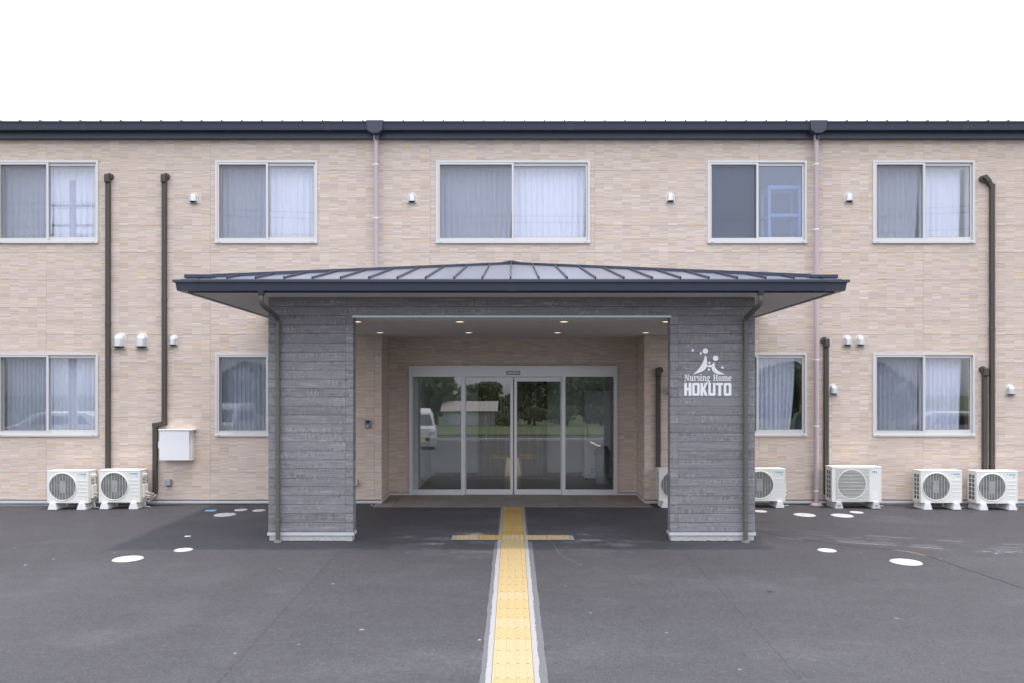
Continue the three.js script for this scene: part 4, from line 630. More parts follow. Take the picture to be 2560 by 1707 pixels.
// ------------------------------------------------------------------ outdoor units
const brandFont = await new FontLoader().loadAsync('fonts/droid/droid_sans_bold.typeface.json');
const blue = std([0.05, 0.30, 0.62], 0.5);
function outdoorUnit(label, w, h, dep, o) {
  const t = thing('outdoor_unit', label, 'air conditioner', [0, 0, 0], 0, 'outdoor air conditioner units along the wall'), fh = 0.105, top = fh + h;
  const casing = part('casing', t), zf = dep / 2, fx = o.fx, fy = fh + h * 0.5, R = o.R;
  const s = shapeFrom([[-w / 2, fh], [w / 2, fh], [w / 2, top - 0.022], [-w / 2, top - 0.022]]); const hole = new THREE.Path(); hole.absarc(fx, fy, R, 0, Math.PI * 2, true); s.holes.push(hole);
  mesh('front_panel', extr(s, 0.02, 0.0).translate(0, 0, zf - 0.02), M.acWhite, casing);
  const sideOpen = o.coil; // the coil shows on the left flank
  mesh('body', merge([span(w / 2 - 0.012, w / 2, fh, top - 0.022, -zf, zf - 0.02), span(-w / 2, w / 2, fh, top - 0.022, -zf, -zf + 0.015), span(-w / 2 + 0.012, w / 2 - 0.012, fh, fh + 0.015, -zf + 0.015, zf - 0.02), ...(sideOpen ? [span(-w / 2, -w / 2 + 0.012, fh, fh + 0.04, -zf + 0.015, zf - 0.02), span(-w / 2, -w / 2 + 0.012, top - 0.06, top - 0.022, -zf + 0.015, zf - 0.02), span(-w / 2, -w / 2 + 0.012, fh + 0.04, top - 0.06, zf - 0.06, zf - 0.02)] : [span(-w / 2, -w / 2 + 0.012, fh, top - 0.022, -zf + 0.015, zf - 0.02)])]), M.acWhite, casing);
  mesh('top_cover', rbx(w + 0.008, 0.024, dep + 0.008, 0.008, 0, top - 0.011, 0), M.acWhite, casing);
  for (const k of [-1, 1]) mesh('corner_post', new THREE.CylinderGeometry(0.012, 0.012, h - 0.026, 12).translate(k * (w / 2 - 0.010), fh + (h - 0.026) / 2, zf - 0.0095), M.acWhite, casing);
  if (!o.big) mesh('louvre_line', merge([0, 1, 2, 3, 4].map(k => span(fx + R + 0.018, w / 2 - 0.02, fh + h * (0.68 - k * 0.115), fh + h * (0.68 - k * 0.115) + 0.009, zf - 0.001, zf + 0.005))), M.acWhite, casing);
  if (sideOpen) { const cl = part('coil_guard', t); mesh('coil', span(-w / 2 + 0.014, -w / 2 + 0.03, fh + 0.03, top - 0.05, -zf + 0.02, zf - 0.062), std([0.10, 0.12, 0.15], 0.6), cl); const bars = []; for (let k = 0; k <= 6; k++) bars.push(bx(0.010, 0.010, dep - 0.07, -w / 2 + 0.006, fh + 0.045 + (h - 0.11) * k / 6, -0.02)); for (let k = 0; k <= 2; k++) bars.push(bx(0.009, h - 0.1, 0.012, -w / 2 + 0.006, fh + h / 2 - 0.01, -zf + 0.03 + (dep - 0.09) * k / 2)); mesh('guard_bars', merge(bars), M.acWhite, cl); }
  const grille = part('fan_grille', t);
  mesh('ring', new THREE.TorusGeometry(R, 0.009, 8, 48).translate(fx, fy, zf + 0.004), M.acWhite, grille);
  const wires = [], wz = zf + 0.006; const nH = o.big ? 30 : 25, hx = o.big ? 0.5 : 0;
  if (o.big) { const gx0 = fx - R - 0.012, gx1 = fx + R + 0.055, gy0 = fy - R - 0.02, gy1 = fy + R + 0.02; for (let k = 0; k <= 44; k++) wires.push(bx(0.0045, gy1 - gy0, 0.006, gx0 + (gx1 - gx0) * k / 44, (gy0 + gy1) / 2, wz)); for (let k = 0; k <= 9; k++) wires.push(bx(gx1 - gx0, 0.0045, 0.005, (gx0 + gx1) / 2, gy0 + (gy1 - gy0) * k / 9, wz + 0.004)); }
  else { for (let k = 1; k < nH; k++) { const y = -R + 2 * R * k / nH, L = Math.sqrt(R * R - y * y); wires.push(bx(2 * L, 0.0034, 0.005, fx, fy + y, wz)); } for (let k = 1; k < 10; k++) { const x = -R + 2 * R * k / 10, L = Math.sqrt(R * R - x * x); wires.push(bx(0.0034, 2 * L, 0.004, fx + x, fy, wz - 0.004)); } for (const x of [-0.03, -0.015, 0.015, 0.03]) wires.push(bx(0.004, 0.2, 0.004, fx + x, fy, wz - 0.004)); }
  mesh('wires', merge(wires), M.acWhite, grille);
  const fan = part('fan', t), blades = []; for (let k = 0; k < 3; k++) { const b = shapeFrom([[0.03, -0.04], [R * 0.55, -0.10], [R * 0.9, -0.06], [R * 0.93, 0.05], [R * 0.6, 0.075], [0.03, 0.035]]); blades.push(extr(b, 0.004).rotateX(0.45).rotateZ(k * 2.094 + 0.4)); }
  mesh('blade', merge(blades).translate(fx, fy, zf - 0.08), std([0.05, 0.052, 0.062], 0.45), fan); mesh('hub', new THREE.CylinderGeometry(0.05, 0.055, 0.07, 20).rotateX(Math.PI / 2).translate(fx, fy, zf - 0.07), std([0.07, 0.07, 0.075], 0.45), fan);
  mesh('shroud', merge([new THREE.CylinderGeometry(R, R, 0.11, 40, 1, true).rotateX(Math.PI / 2).translate(fx, fy, zf - 0.066), bx(2 * R, 2 * R, 0.004, fx, fy, zf - 0.125)]), std([0.04, 0.043, 0.055], 0.6), fan);
  const foot = shapeFrom([[-0.062, 0], [0.062, 0], [0.062, 0.01], [0.034, fh - 0.006], [-0.034, fh - 0.006], [-0.062, 0.01]]);
  for (const k of [-1, 1]) { const f = mesh('foot', extr(foot, dep + 0.09, 0.003).translate(k * (w / 2 - 0.1), 0.003, -(dep + 0.09) / 2), o.big ? std([0.56, 0.57, 0.58], 0.5) : M.white, t); mesh('mounting_bolt', merge([-1, 1].map(q => cyl(0.012, 0.012, 0.02, 8, k * (w / 2 - 0.1), fh - 0.002, q * (dep / 2 - 0.02)))), M.steel, f); if (o.big) mesh('foot_plate', span(k * (w / 2 - 0.1) - 0.026, k * (w / 2 - 0.1) + 0.026, 0.035, 0.06, dep / 2 + 0.046, dep / 2 + 0.049), std([0.3, 0.3, 0.3], 0.6), f); }
  const vc = part('valve_cover', t); mesh('cover', merge([rbx(0.035, h * 0.42, dep * 0.55, 0.01, w / 2 + 0.017, fh + h * 0.33, -0.02), rbx(0.03, 0.05, dep * 0.5, 0.01, w / 2 + 0.015, fh + h * 0.82, -0.02), rbx(0.02, 0.16, dep * 0.3, 0.006, w / 2 + 0.01, fh + h * 0.66, -0.01)]), M.acWhite, vc); mesh('valve', merge([rbx(0.03, 0.03, 0.05, 0.006, w / 2 + 0.02, fh + h * 0.70, 0.02), rbx(0.03, 0.03, 0.05, 0.006, w / 2 + 0.02, fh + h * 0.60, 0.02)]), std([0.3, 0.3, 0.3], 0.5), vc);
  mesh('line_set', merge([tube([[w / 2 + 0.03, fh + h * 0.30, 0.0], [w / 2 + 0.075, fh + h * 0.26, -0.03], [w / 2 + 0.085, fh + h * 0.2, -0.12], [w / 2 + 0.06, fh + h * 0.2, -dep / 2 - 0.12]], 0.014, 20, 8), tube([[w / 2 + 0.03, fh + h * 0.2, 0.0], [w / 2 + 0.065, fh + h * 0.16, -0.02], [w / 2 + 0.07, fh + h * 0.12, -0.12], [w / 2 + 0.04, fh + h * 0.13, -dep / 2 - 0.12]], 0.011, 20, 8)]), std([0.60, 0.59, 0.54], 0.7), t);
  mesh('drain_hose', tube([[w / 2 - 0.2, fh + 0.01, -0.05], [w / 2 - 0.18, fh * 0.4, -0.06], [w / 2 - 0.05, 0.014, -0.05], [w / 2 + 0.1, 0.012, -0.02]], 0.009, 20, 6), std([0.45, 0.45, 0.43], 0.7), t);
  const lg = part('badge', t), lx = o.big ? w / 2 - 0.16 : w / 2 - 0.165, ly = fh + h * 0.865;
  if (!o.big) { const g = new THREE.ExtrudeGeometry(brandFont.generateShapes('DAIKIN', 0.022), { depth: 0.001, bevelEnabled: false, curveSegments: 4 }); mesh('brand_lettering', g.translate(lx + 0.022, ly, zf + 0.001), blue, lg); mesh('brand_triangle', extr(shapeFrom([[0, 0.022], [0.02, 0.022], [0, 0.004]]), 0.001).translate(lx - 0.006, ly, zf + 0.001), blue, lg); mesh('mark', bx(0.016, 0.014, 0.001, lx + 0.105, ly - 0.03, zf + 0.0015), std([0.2, 0.2, 0.2], 0.5), lg); }
  else { mesh('label_plate', bx(0.115, 0.055, 0.002, lx + 0.05, ly, zf + 0.0015), std([0.8, 0.8, 0.8], 0.4), lg); mesh('label_print', merge([bx(0.02, 0.018, 0.001, lx + 0.02, ly - 0.006, zf + 0.003), bx(0.016, 0.026, 0.001, lx + 0.048, ly - 0.004, zf + 0.003), bx(0.024, 0.016, 0.001, lx + 0.08, ly - 0.008, zf + 0.003)]), M.dark, lg); mesh('brand_triangle', extr(shapeFrom([[0, 0.02], [0.02, 0.02], [0, 0.004]]), 0.001).translate(lx - 0.004, ly + 0.008, zf + 0.003), blue, lg); mesh('notice', bx(0.10, 0.12, 0.001, lx + 0.05, fh + 0.12, zf + 0.0015), std([0.8, 0.8, 0.78], 0.4), lg); }
  return t;
}
{ const W = 0.666, H = 0.522, DP = 0.275, put = (o, pxl, pxr, pyb) => { const zf = 0.43, x = (X(pxl, zf) + X(pxr, zf)) / 2; o.position.set(x, groundY(x, 0.3) + 0.004, zf - DP / 2); };
  const a = outdoorUnit('white outdoor unit, leftmost, below the far left window', W, H, DP, { fx: -0.083, R: 0.222 });
  const b = outdoorUnit('white outdoor unit beside the meter box, second from left', W, H, DP, { fx: -0.083, R: 0.222 });
  const c = outdoorUnit('white outdoor unit, sixth from left, below the lower right window', W, H, DP, { fx: -0.083, R: 0.222, coil: true });
  put(a, 116.3, 219.7); put(b, 246, 349); put(c, 2302, 2407);
  const d = copyOf(c, 'white outdoor unit at far right under the two pipe covers', [0, 0, 0]); put(d, 2441, 2547);
  const e = copyOf(c, 'white outdoor unit under the canopy, mostly hidden behind the right pier', [0, 0, 0]); put(e, 1648, 1751);
  const f = copyOf(c, 'white outdoor unit emerging just right of the right pier', [0, 0, 0]); put(f, 1861, 1964.5);
  const g = outdoorUnit('larger cream outdoor unit with square fan guard beside the right downpipe', 0.80, 0.565, 0.29, { fx: -0.085, R: 0.235, coil: true, big: true });
  { const x = (X(2080.7, 0.42) + X(2205, 0.42)) / 2; g.position.set(x, groundY(x, 0.3) + 0.004, 0.275); }
  e.position.y = groundY(2.5, 0.3) + 0.004; 
}

// ------------------------------------------------------------------ small things on the wall
{ const x0 = X(397, 0.17), x1 = X(472, 0.17), y0 = Y(1151, 0.17), y1 = Y(1075, 0.17), w = x1 - x0, h = y1 - y0, t = thing('meter_box', 'white steel meter box on the left wall beside the jogged pipe cover', 'box', [(x0 + x1) / 2, y0, 0.001]);
  mesh('cabinet', rbx(w, h, 0.12, 0.004, 0.02, h / 2, 0.06), M.white, t); mesh('door', rbx(w + 0.004, h - 0.01, 0.035, 0.008, -0.002, h / 2 - 0.002, 0.145), M.white, t); mesh('rain_cap', rbx(w + 0.07, 0.02, 0.175, 0.004, 0.02, h + 0.008, 0.088), M.white, t); const l = mesh('latch_plate', rbx(0.03, 0.10, 0.012, 0.004, -w / 2 - 0.014, h * 0.52, 0.14), M.white, t); mesh('keyhole', new THREE.CylinderGeometry(0.006, 0.006, 0.014, 10).rotateX(Math.PI / 2).translate(-w / 2 - 0.018, h * 0.56, 0.14), M.dark, l); }
{ const one = (px, py, mat, label) => { const t = thing('outdoor_socket', label, 'socket', [X(px, 0.03), Y(py, 0.03), 0.001], 0, 'weatherproof wall sockets'); mesh('back_plate', rbx(0.10, 0.11, 0.012, 0.004, 0, 0, 0.006), mat, t); mesh('cover', extr(shapeFrom([[0, 0.05], [0.05, 0.03], [0.055, -0.045], [0, -0.05]]), 0.085, 0.004).rotateY(-Math.PI / 2).translate(0.0425, 0, 0.014), mat, t); mesh('opening', bx(0.07, 0.012, 0.036, 0, -0.056, 0.03), M.dark, t); };
  one(420, 1205, std([0.30, 0.31, 0.33], 0.5), 'small grey weatherproof socket low on the wall under the meter box'); one(886, 1205, std([0.55, 0.52, 0.48], 0.5), 'small beige weatherproof socket half hidden behind the left pier'); }
{ const t = thing('intercom', 'small grey door intercom on the wall left of the entrance recess', 'intercom', [X(918.6, 0.03), Y(1059, 0.03), 0.001]); mesh('housing', rbx(0.105, 0.135, 0.03, 0.006, 0, 0, 0.015), std([0.22, 0.23, 0.25], 0.4), t); mesh('camera_window', rbx(0.052, 0.05, 0.008, 0.003, 0.002, 0.034, 0.031), M.dark, t); mesh('lens', new THREE.CylinderGeometry(0.012, 0.012, 0.006, 16).rotateX(Math.PI / 2).translate(0.002, 0.034, 0.036), std([0.05, 0.06, 0.08], 0.1), t); mesh('call_button', rbx(0.04, 0.028, 0.006, 0.003, -0.01, -0.034, 0.032), std([0.5, 0.5, 0.52], 0.4), t); }

// ------------------------------------------------------------------ covers and scraps on the asphalt
{ const zOf = py => { let z = 1; for (let k = 0; k < 20; k++) z = DIST - F * (EYE + SLOPE * z) / (py - CY); return z; };
  const lid = std([0.84, 0.84, 0.86], 0.55, { map: tiled(mottle, 0.6, 0.6), bumpMap: mottle, bumpScale: 0.001 }), rim = std([0.25, 0.25, 0.26], 0.8);
  const cover = (px, py, d, label) => { const z = zOf(py), x = X(px, z), t = thing('drain_cover', label, 'drain cover', [x, groundY(x, z) + 0.002, z], 0, 'white round drain covers'); t.rotation.x = Math.atan(SLOPE); t.rotation.z = x < 0 ? 0.012 : -0.012;
    mesh('rim', new THREE.TorusGeometry(d / 2 + 0.004, 0.005, 6, 36).rotateX(Math.PI / 2), rim, t); mesh('lid', new THREE.LatheGeometry([[0, 0.010], [d / 2 - 0.02, 0.010], [d / 2 - 0.004, 0.008], [d / 2, 0.001], [d / 2, -0.01]].map(p => new THREE.Vector2(...p)).reverse(), 40), lid, t); mesh('lift_slot', merge([bx(d * 0.16, 0.003, 0.012, -d * 0.06, 0.0105, 0), ...(d > 0.3 ? [bx(d * 0.1, 0.003, 0.01, d * 0.2, 0.0105, -d * 0.2)] : [])]), rim, t); };
  cover(318.8, 1397, 0.335, 'large white drain cover farthest left on the forecourt'); cover(458, 1374.6, 0.215, 'small white drain cover left of the left pier, in the open'); cover(562, 1286.4, 0.325, 'large white drain cover near the wall left of the left pier');
  cover(601.5, 1274.3, 0.20, 'small white drain cover nearest the wall left of the left pier'); cover(647, 1276, 0.20, 'small white drain cover touching the left edge of the left pier');
  cover(2012, 1286.8, 0.32, 'large white drain cover right of the right pier, in front of the downpipe'); cover(2106, 1287.7, 0.325, 'large white drain cover in front of the larger outdoor unit'); cover(2142, 1279, 0.20, 'small white drain cover close to the larger outdoor unit feet');
  cover(2068, 1376, 0.215, 'small white drain cover in the open right of the right pier'); cover(2266, 1405, 0.34, 'large white drain cover farthest right on the forecourt'); cover(1901, 1278, 0.20, 'small white drain cover half behind the right pier');
  { const z = zOf(1276), x = X(526, z); const t = mesh('marker_plate', rbx(0.16, 0.012, 0.11, 0.004).rotateX(SLOPE).translate(0, 0.007, 0), std([0.17, 0.42, 0.70], 0.5)); t.position.set(x, groundY(x, z), z); t.rotation.y = 0.12; tag(t, 'small light blue plate on the asphalt left of the left pier', 'plate'); }
  { const z = zOf(1340.6), x = X(468.5, z), s = shapeFrom([[-0.035, -0.02], [0.01, -0.028], [0.04, -0.005], [0.032, 0.02], [-0.005, 0.012], [-0.03, 0.022]]); const t = mesh('paper_scrap', extr(s, 0.006, 0.002).rotateX(-Math.PI / 2), std([0.7, 0.66, 0.62], 0.8)); t.position.set(x, groundY(x, z) + 0.003, z); tag(t, 'pale scrap lying on the asphalt left of the left pier', 'scrap'); }
  { const z = 0.22, x = X(929, z), g = new THREE.IcosahedronGeometry(0.018, 1); const t = mesh('pebble', g, std([0.45, 0.40, 0.28], 0.8)); t.scale.set(1, 0.8, 1); t.position.set(x, groundY(x, z) + 0.012, z); tag(t, 'single tan pebble by the left corner of the tiled threshold', 'pebble'); }
}

// ------------------------------------------------------------------ behind the glass
{ const mats = [phys([0.88, 0.89, 0.92], 0.9, { transmission: 0.15, thickness: 0, side: THREE.DoubleSide }), phys([0.84, 0.87, 0.89], 0.9, { transmission: 0.2, thickness: 0, side: THREE.DoubleSide })], R = rng(123);
  const drape = (name, label, x0, x1, y0, y1, z, pleat, mat, skew = 0) => { const nx = Math.round((x1 - x0) / pleat * 10), ny = 8, p = [], idx = [], t = [], ph = R() * 9;
    for (let j = 0; j <= ny; j++) for (let i = 0; i <= nx; i++) { const u = i / nx, v = j / ny, a = (0.022 + 0.012 * fbm(u * 6, ph, 1, 2)) * (0.65 + 0.5 * (1 - v)), q = u * (x1 - x0) / pleat * 2 * Math.PI + 1.6 * fbm(u * 3.5, v * 0.6, ph, 2);
      p.push((x0 + (x1 - x0) * u + skew * (1 - v) * (1 - v) * smooth(0.55, 1, u)) - x0, y0 + (y1 - y0) * v - y0, a * Math.sin(q) + 0.007 * Math.sin(q * 2.1 + ph + v) + 0.02 * fbm(u * 4, v * 1.3, ph + 4, 2)); t.push(u, v); }
    for (let j = 0; j < ny; j++) for (let i = 0; i < nx; i++) { const a = j * (nx + 1) + i; idx.push(a, a + 1, a + nx + 1, a + 1, a + nx + 2, a + nx + 1); }
    const g = new THREE.BufferGeometry(); g.setAttribute('position', new THREE.Float32BufferAttribute(p, 3)); g.setAttribute('uv', new THREE.Float32BufferAttribute(t, 2)); g.setIndex(idx); g.computeVertexNormals();
    const m = mesh(name, g, mat); m.position.set(x0, y0, z); tag(m, label, 'curtain', 'curtains behind the windows'); return m; };
  const where = ['far left', 'second from left', 'wide middle', 'fourth', 'far right'];
  for (const w of WIN) { if (w.up && w.i === 3) continue; const row = w.up ? 'upper' : 'lower', y0 = w.y0 + 0.06, y1 = w.y1 - (w.up ? 0.10 : 0.03), m = mats[w.up ? 0 : (w.i < 2 ? 1 : 0)];
    drape('curtain', `sheer pleated curtain behind the screened left half of the ${where[w.i]} ${row} window`, w.x0 + 0.05, w.xm - 0.005, y0, y1, -0.21, w.up ? 0.10 : 0.075, m, w.up ? -0.05 : 0);
    drape('curtain', `white pleated curtain behind the clear right half of the ${where[w.i]} ${row} window`, w.xm + 0.005, w.x1 - (w.i > 2 ? 0.13 : w.up && w.i === 2 ? 0.06 : 0.05), y0, y1, -0.20, w.up ? 0.105 : 0.08, m, w.i === 3 ? -0.10 : -0.02);
    mesh('curtain_rail', span(w.x0 + 0.04, w.x1 - 0.04, y1, y1 + 0.02, -0.215, -0.195), M.white, home); }
  const D = WIN.find(w => w.up && w.i === 3), zz = -0.2, k = (DIST - zz) / F, rx = px => (px - CX) * k, ry = py => EYE - (py - CY) * k, sh = thing('storage_rack', 'white steel shelving seen through the fourth upper window', 'shelving', [rx(1925), 3.06, zz]);
  const rack = [[1921, 1928], [1997, 2003]]; for (const [a, b] of rack) for (const z of [0, -0.4]) mesh('upright', span(rx(a) - rx(1925), rx(b) - rx(1925), 0, ry(464) - 3.06, z - 0.03, z), M.white, sh);
  for (const py of [468, 538, 610]) mesh('shelf', span(rx(1921) - rx(1925), rx(2003) - rx(1925), ry(py + 4) - 3.06, ry(py - 4) - 3.06, -0.43, 0.004), M.white, sh);
  // vestibule contents
  const c = thing('white_cabinet', 'tall white cabinet standing inside the right door pane', 'cabinet', [1.74, 0.048, -3.65]); mesh('carcass', rbx(0.54, 1.80, 0.52, 0.01, 0, 0.945, 0), M.white, c); mesh('cabinet_door', rbx(0.5, 1.7, 0.03, 0.006, 0.02, 0.96, 0.275), M.white, c); mesh('cabinet_handle', rbx(0.02, 0.26, 0.02, 0.004, -0.20, 1.0, 0.30), std([0.3, 0.2, 0.1], 0.5), c); mesh('cabinet_plate', merge([frameRect(-0.14, -0.02, 0.17, 0.24, 0.008, 0.008, 0.008, 0.008, 0.29, 0.294)]), M.dark, c); for (const [x, z] of [[-0.22, 0.2], [0.22, 0.2], [-0.22, -0.2], [0.22, -0.2]]) mesh('cabinet_foot', cyl(0.02, 0.02, 0.045, 10, x, 0.0225, z), M.dark, c);
  const b = thing('waste_bin', 'grey waste bin standing in front of the white cabinet indoors', 'bin', [1.77, 0.048, -2.75]); mesh('bin_body', new THREE.LatheGeometry([[0.12, 0], [0.15, 0.55], [0.155, 0.58]].map(p => new THREE.Vector2(...p)), 28), std([0.30, 0.31, 0.31], 0.5), b); mesh('bin_lid', new THREE.LatheGeometry([[0.157, 0.58], [0.15, 0.66], [0.10, 0.74], [0, 0.76]].map(p => new THREE.Vector2(...p)), 28), std([0.24, 0.25, 0.25], 0.5), b);
}

// ------------------------------------------------------------------ what stands behind the camera and shows in the panes
{ const line = std([0.72, 0.72, 0.72], 0.8), yl = std([0.62, 0.45, 0.12], 0.8);
  const bays = struct(part('bay_markings', scene), 'white parking bay lines on the yard', 'marking');
  for (const x of [-22, -19.4, -16.8, -14.2, -11.6, -9, -6.4, -3.8, 3.8, 6.4, 9, 11.6, 14.2, 16.8, 19.4, 22]) mesh('bay_line', sheet(x - 0.06, x + 0.06, 21.2, 25.8, 1, 6, 0.005), line, bays);
  mesh('edge_line', sheet(-24, -3.7, 25.8, 25.92, 30, 1, 0.005), line, bays); mesh('edge_line', sheet(3.7, 24, 25.8, 25.92, 30, 1, 0.005), line, bays);
  struct(mesh('road_marking', span(-150, 150, -0.599, -0.596, 28.1, 28.35), line), 'white edge line of the lane', 'marking');
}
const tyre = std([0.02, 0.02, 0.02], 0.8), rimMat = std([0.5, 0.5, 0.52], 0.3, { metalness: 0.8 }), carGlass = phys([0.03, 0.035, 0.04], 0.06, { clearcoat: 1 }), lampMat = phys([0.75, 0.76, 0.78], 0.1, { clearcoat: 1 });
function car(label, paint, pos, turn, tall) {                          // length along z, nose to +z
  const t = thing('parked_car', label, 'car', pos, turn, 'cars parked behind the viewpoint'), L = tall ? 3.4 : 4.2, W = tall ? 1.48 : 1.72, H = tall ? 1.86 : 1.5, m = phys(paint, 0.35, { clearcoat: 1, clearcoatRoughness: 0.08 });
  const body = tall ? [[-L / 2, 0.3], [-L / 2, 1.1], [-L / 2 + 0.08, 1.72], [-L / 2 + 0.3, H], [L / 2 - 1.15, H], [L / 2 - 0.75, 1.68], [L / 2 - 0.38, 1.08], [L / 2 - 0.05, 0.95], [L / 2, 0.55], [L / 2 - 0.05, 0.25]] : [[-L / 2, 0.35], [-L / 2, 0.95], [-L / 2 + 0.35, 1.35], [-L / 2 + 0.8, H], [0.3, H], [0.75, 1.38], [1.25, 1.0], [L / 2 - 0.15, 0.8], [L / 2, 0.5], [L / 2 - 0.05, 0.25]];
  const s = shapeFrom(body.map(([z, y]) => [z, y])); for (const z of [-L / 2 + 0.65, L / 2 - 0.65]) { const h = new THREE.Path(); h.absarc(z, 0.36, 0.30, 0, Math.PI * 2, true); s.holes.push(h); }
  mesh('body', extr(s, W - 0.12, 0.06).rotateY(-Math.PI / 2).translate(W / 2 - 0.06, 0, 0), m, t);
  const zw = tall ? [[L / 2 - 0.73, 1.64], [L / 2 - 0.42, 1.12]] : [[0.8, 1.38], [1.25, 1.06]];
  mesh('windscreen', new Quads().quad([-W / 2 + 0.1, zw[1][1], zw[1][0] + 0.09], [W / 2 - 0.1, zw[1][1], zw[1][0] + 0.09], [W / 2 - 0.18, zw[0][1], zw[0][0] + 0.09], [-W / 2 + 0.18, zw[0][1], zw[0][0] + 0.09]).build(), carGlass, t);
  for (const k of [-1, 1]) { const sw = tall ? [[-L / 2 + 0.25, 1.12], [L / 2 - 0.6, 1.12], [L / 2 - 0.95, 1.64], [-L / 2 + 0.3, 1.64]] : [[-L / 2 + 0.6, 1.0], [1.0, 1.0], [0.45, 1.38], [-L / 2 + 0.85, 1.38]]; mesh('side_window', extr(shapeFrom(sw), 0.004).rotateY(-Math.PI / 2).translate(k * (W / 2 + 0.004) + 0.002, 0, 0), carGlass, t);
    mesh('headlight', rbx(0.3, 0.16, 0.14, 0.04, k * (W / 2 - 0.24), tall ? 0.86 : 0.70, L / 2 - 0.02), lampMat, t); mesh('mirror', rbx(0.16, 0.13, 0.1, 0.03, k * (W / 2 + 0.1), 1.08, tall ? L / 2 - 0.75 : 0.85), m, t);
    for (const z of [-L / 2 + 0.65, L / 2 - 0.65]) { const w = part('wheel', t); mesh('tyre', new THREE.CylinderGeometry(0.29, 0.29, 0.17, 28).rotateZ(Math.PI / 2).translate(k * (W / 2 - 0.1), 0.29, z), tyre, w); mesh('rim', new THREE.CylinderGeometry(0.18, 0.18, 0.02, 24).rotateZ(Math.PI / 2).translate(k * (W / 2 - 0.01), 0.29, z), rimMat, w); } }
  mesh('grille', rbx(W * 0.5, 0.14, 0.05, 0.02, 0, 0.52, L / 2 + 0.045), tyre, t); mesh('number_plate', bx(0.33, 0.165, 0.012, 0, 0.48, L / 2 + 0.078), std([0.75, 0.7, 0.3], 0.5), t);
  return t;
}
const cy = z => groundY(0, z) + 0.003;
car('white boxy van mirrored in the left entrance pane', [0.58, 0.58, 0.59], [-4.1, cy(19.2), 19.2], Math.PI - 0.35, true).scale.setScalar(0.86);
car('white saloon mirrored in the far left lower window', [0.74, 0.74, 0.75], [-20.2, cy(23.6), 23.6], Math.PI + 1.3, false);
car('silver wagon mirrored in the lower window left of the left pier', [0.55, 0.56, 0.58], [-12.6, cy(23.6), 23.6], Math.PI, true);
car('grey saloon mirrored in the far right lower window', [0.35, 0.36, 0.38], [20.0, cy(23.6), 23.6], Math.PI - 1.3, false);
car('blue hatchback mirrored in the lower window right of the right pier', [0.05, 0.08, 0.2], [14.0, cy(23.6), 23.6], Math.PI, false);
{ const t = thing('traffic_cone', 'blue traffic cone mirrored in the right entrance pane', 'cone', [6.0, cy(23), 23]); mesh('cone', cyl(0.03, 0.15, 0.7, 20, 0, 0.38, 0), std([0.06, 0.14, 0.45], 0.5), t); mesh('cone_base', rbx(0.38, 0.03, 0.38, 0.01, 0, 0.015, 0), std([0.05, 0.1, 0.35], 0.5), t); }
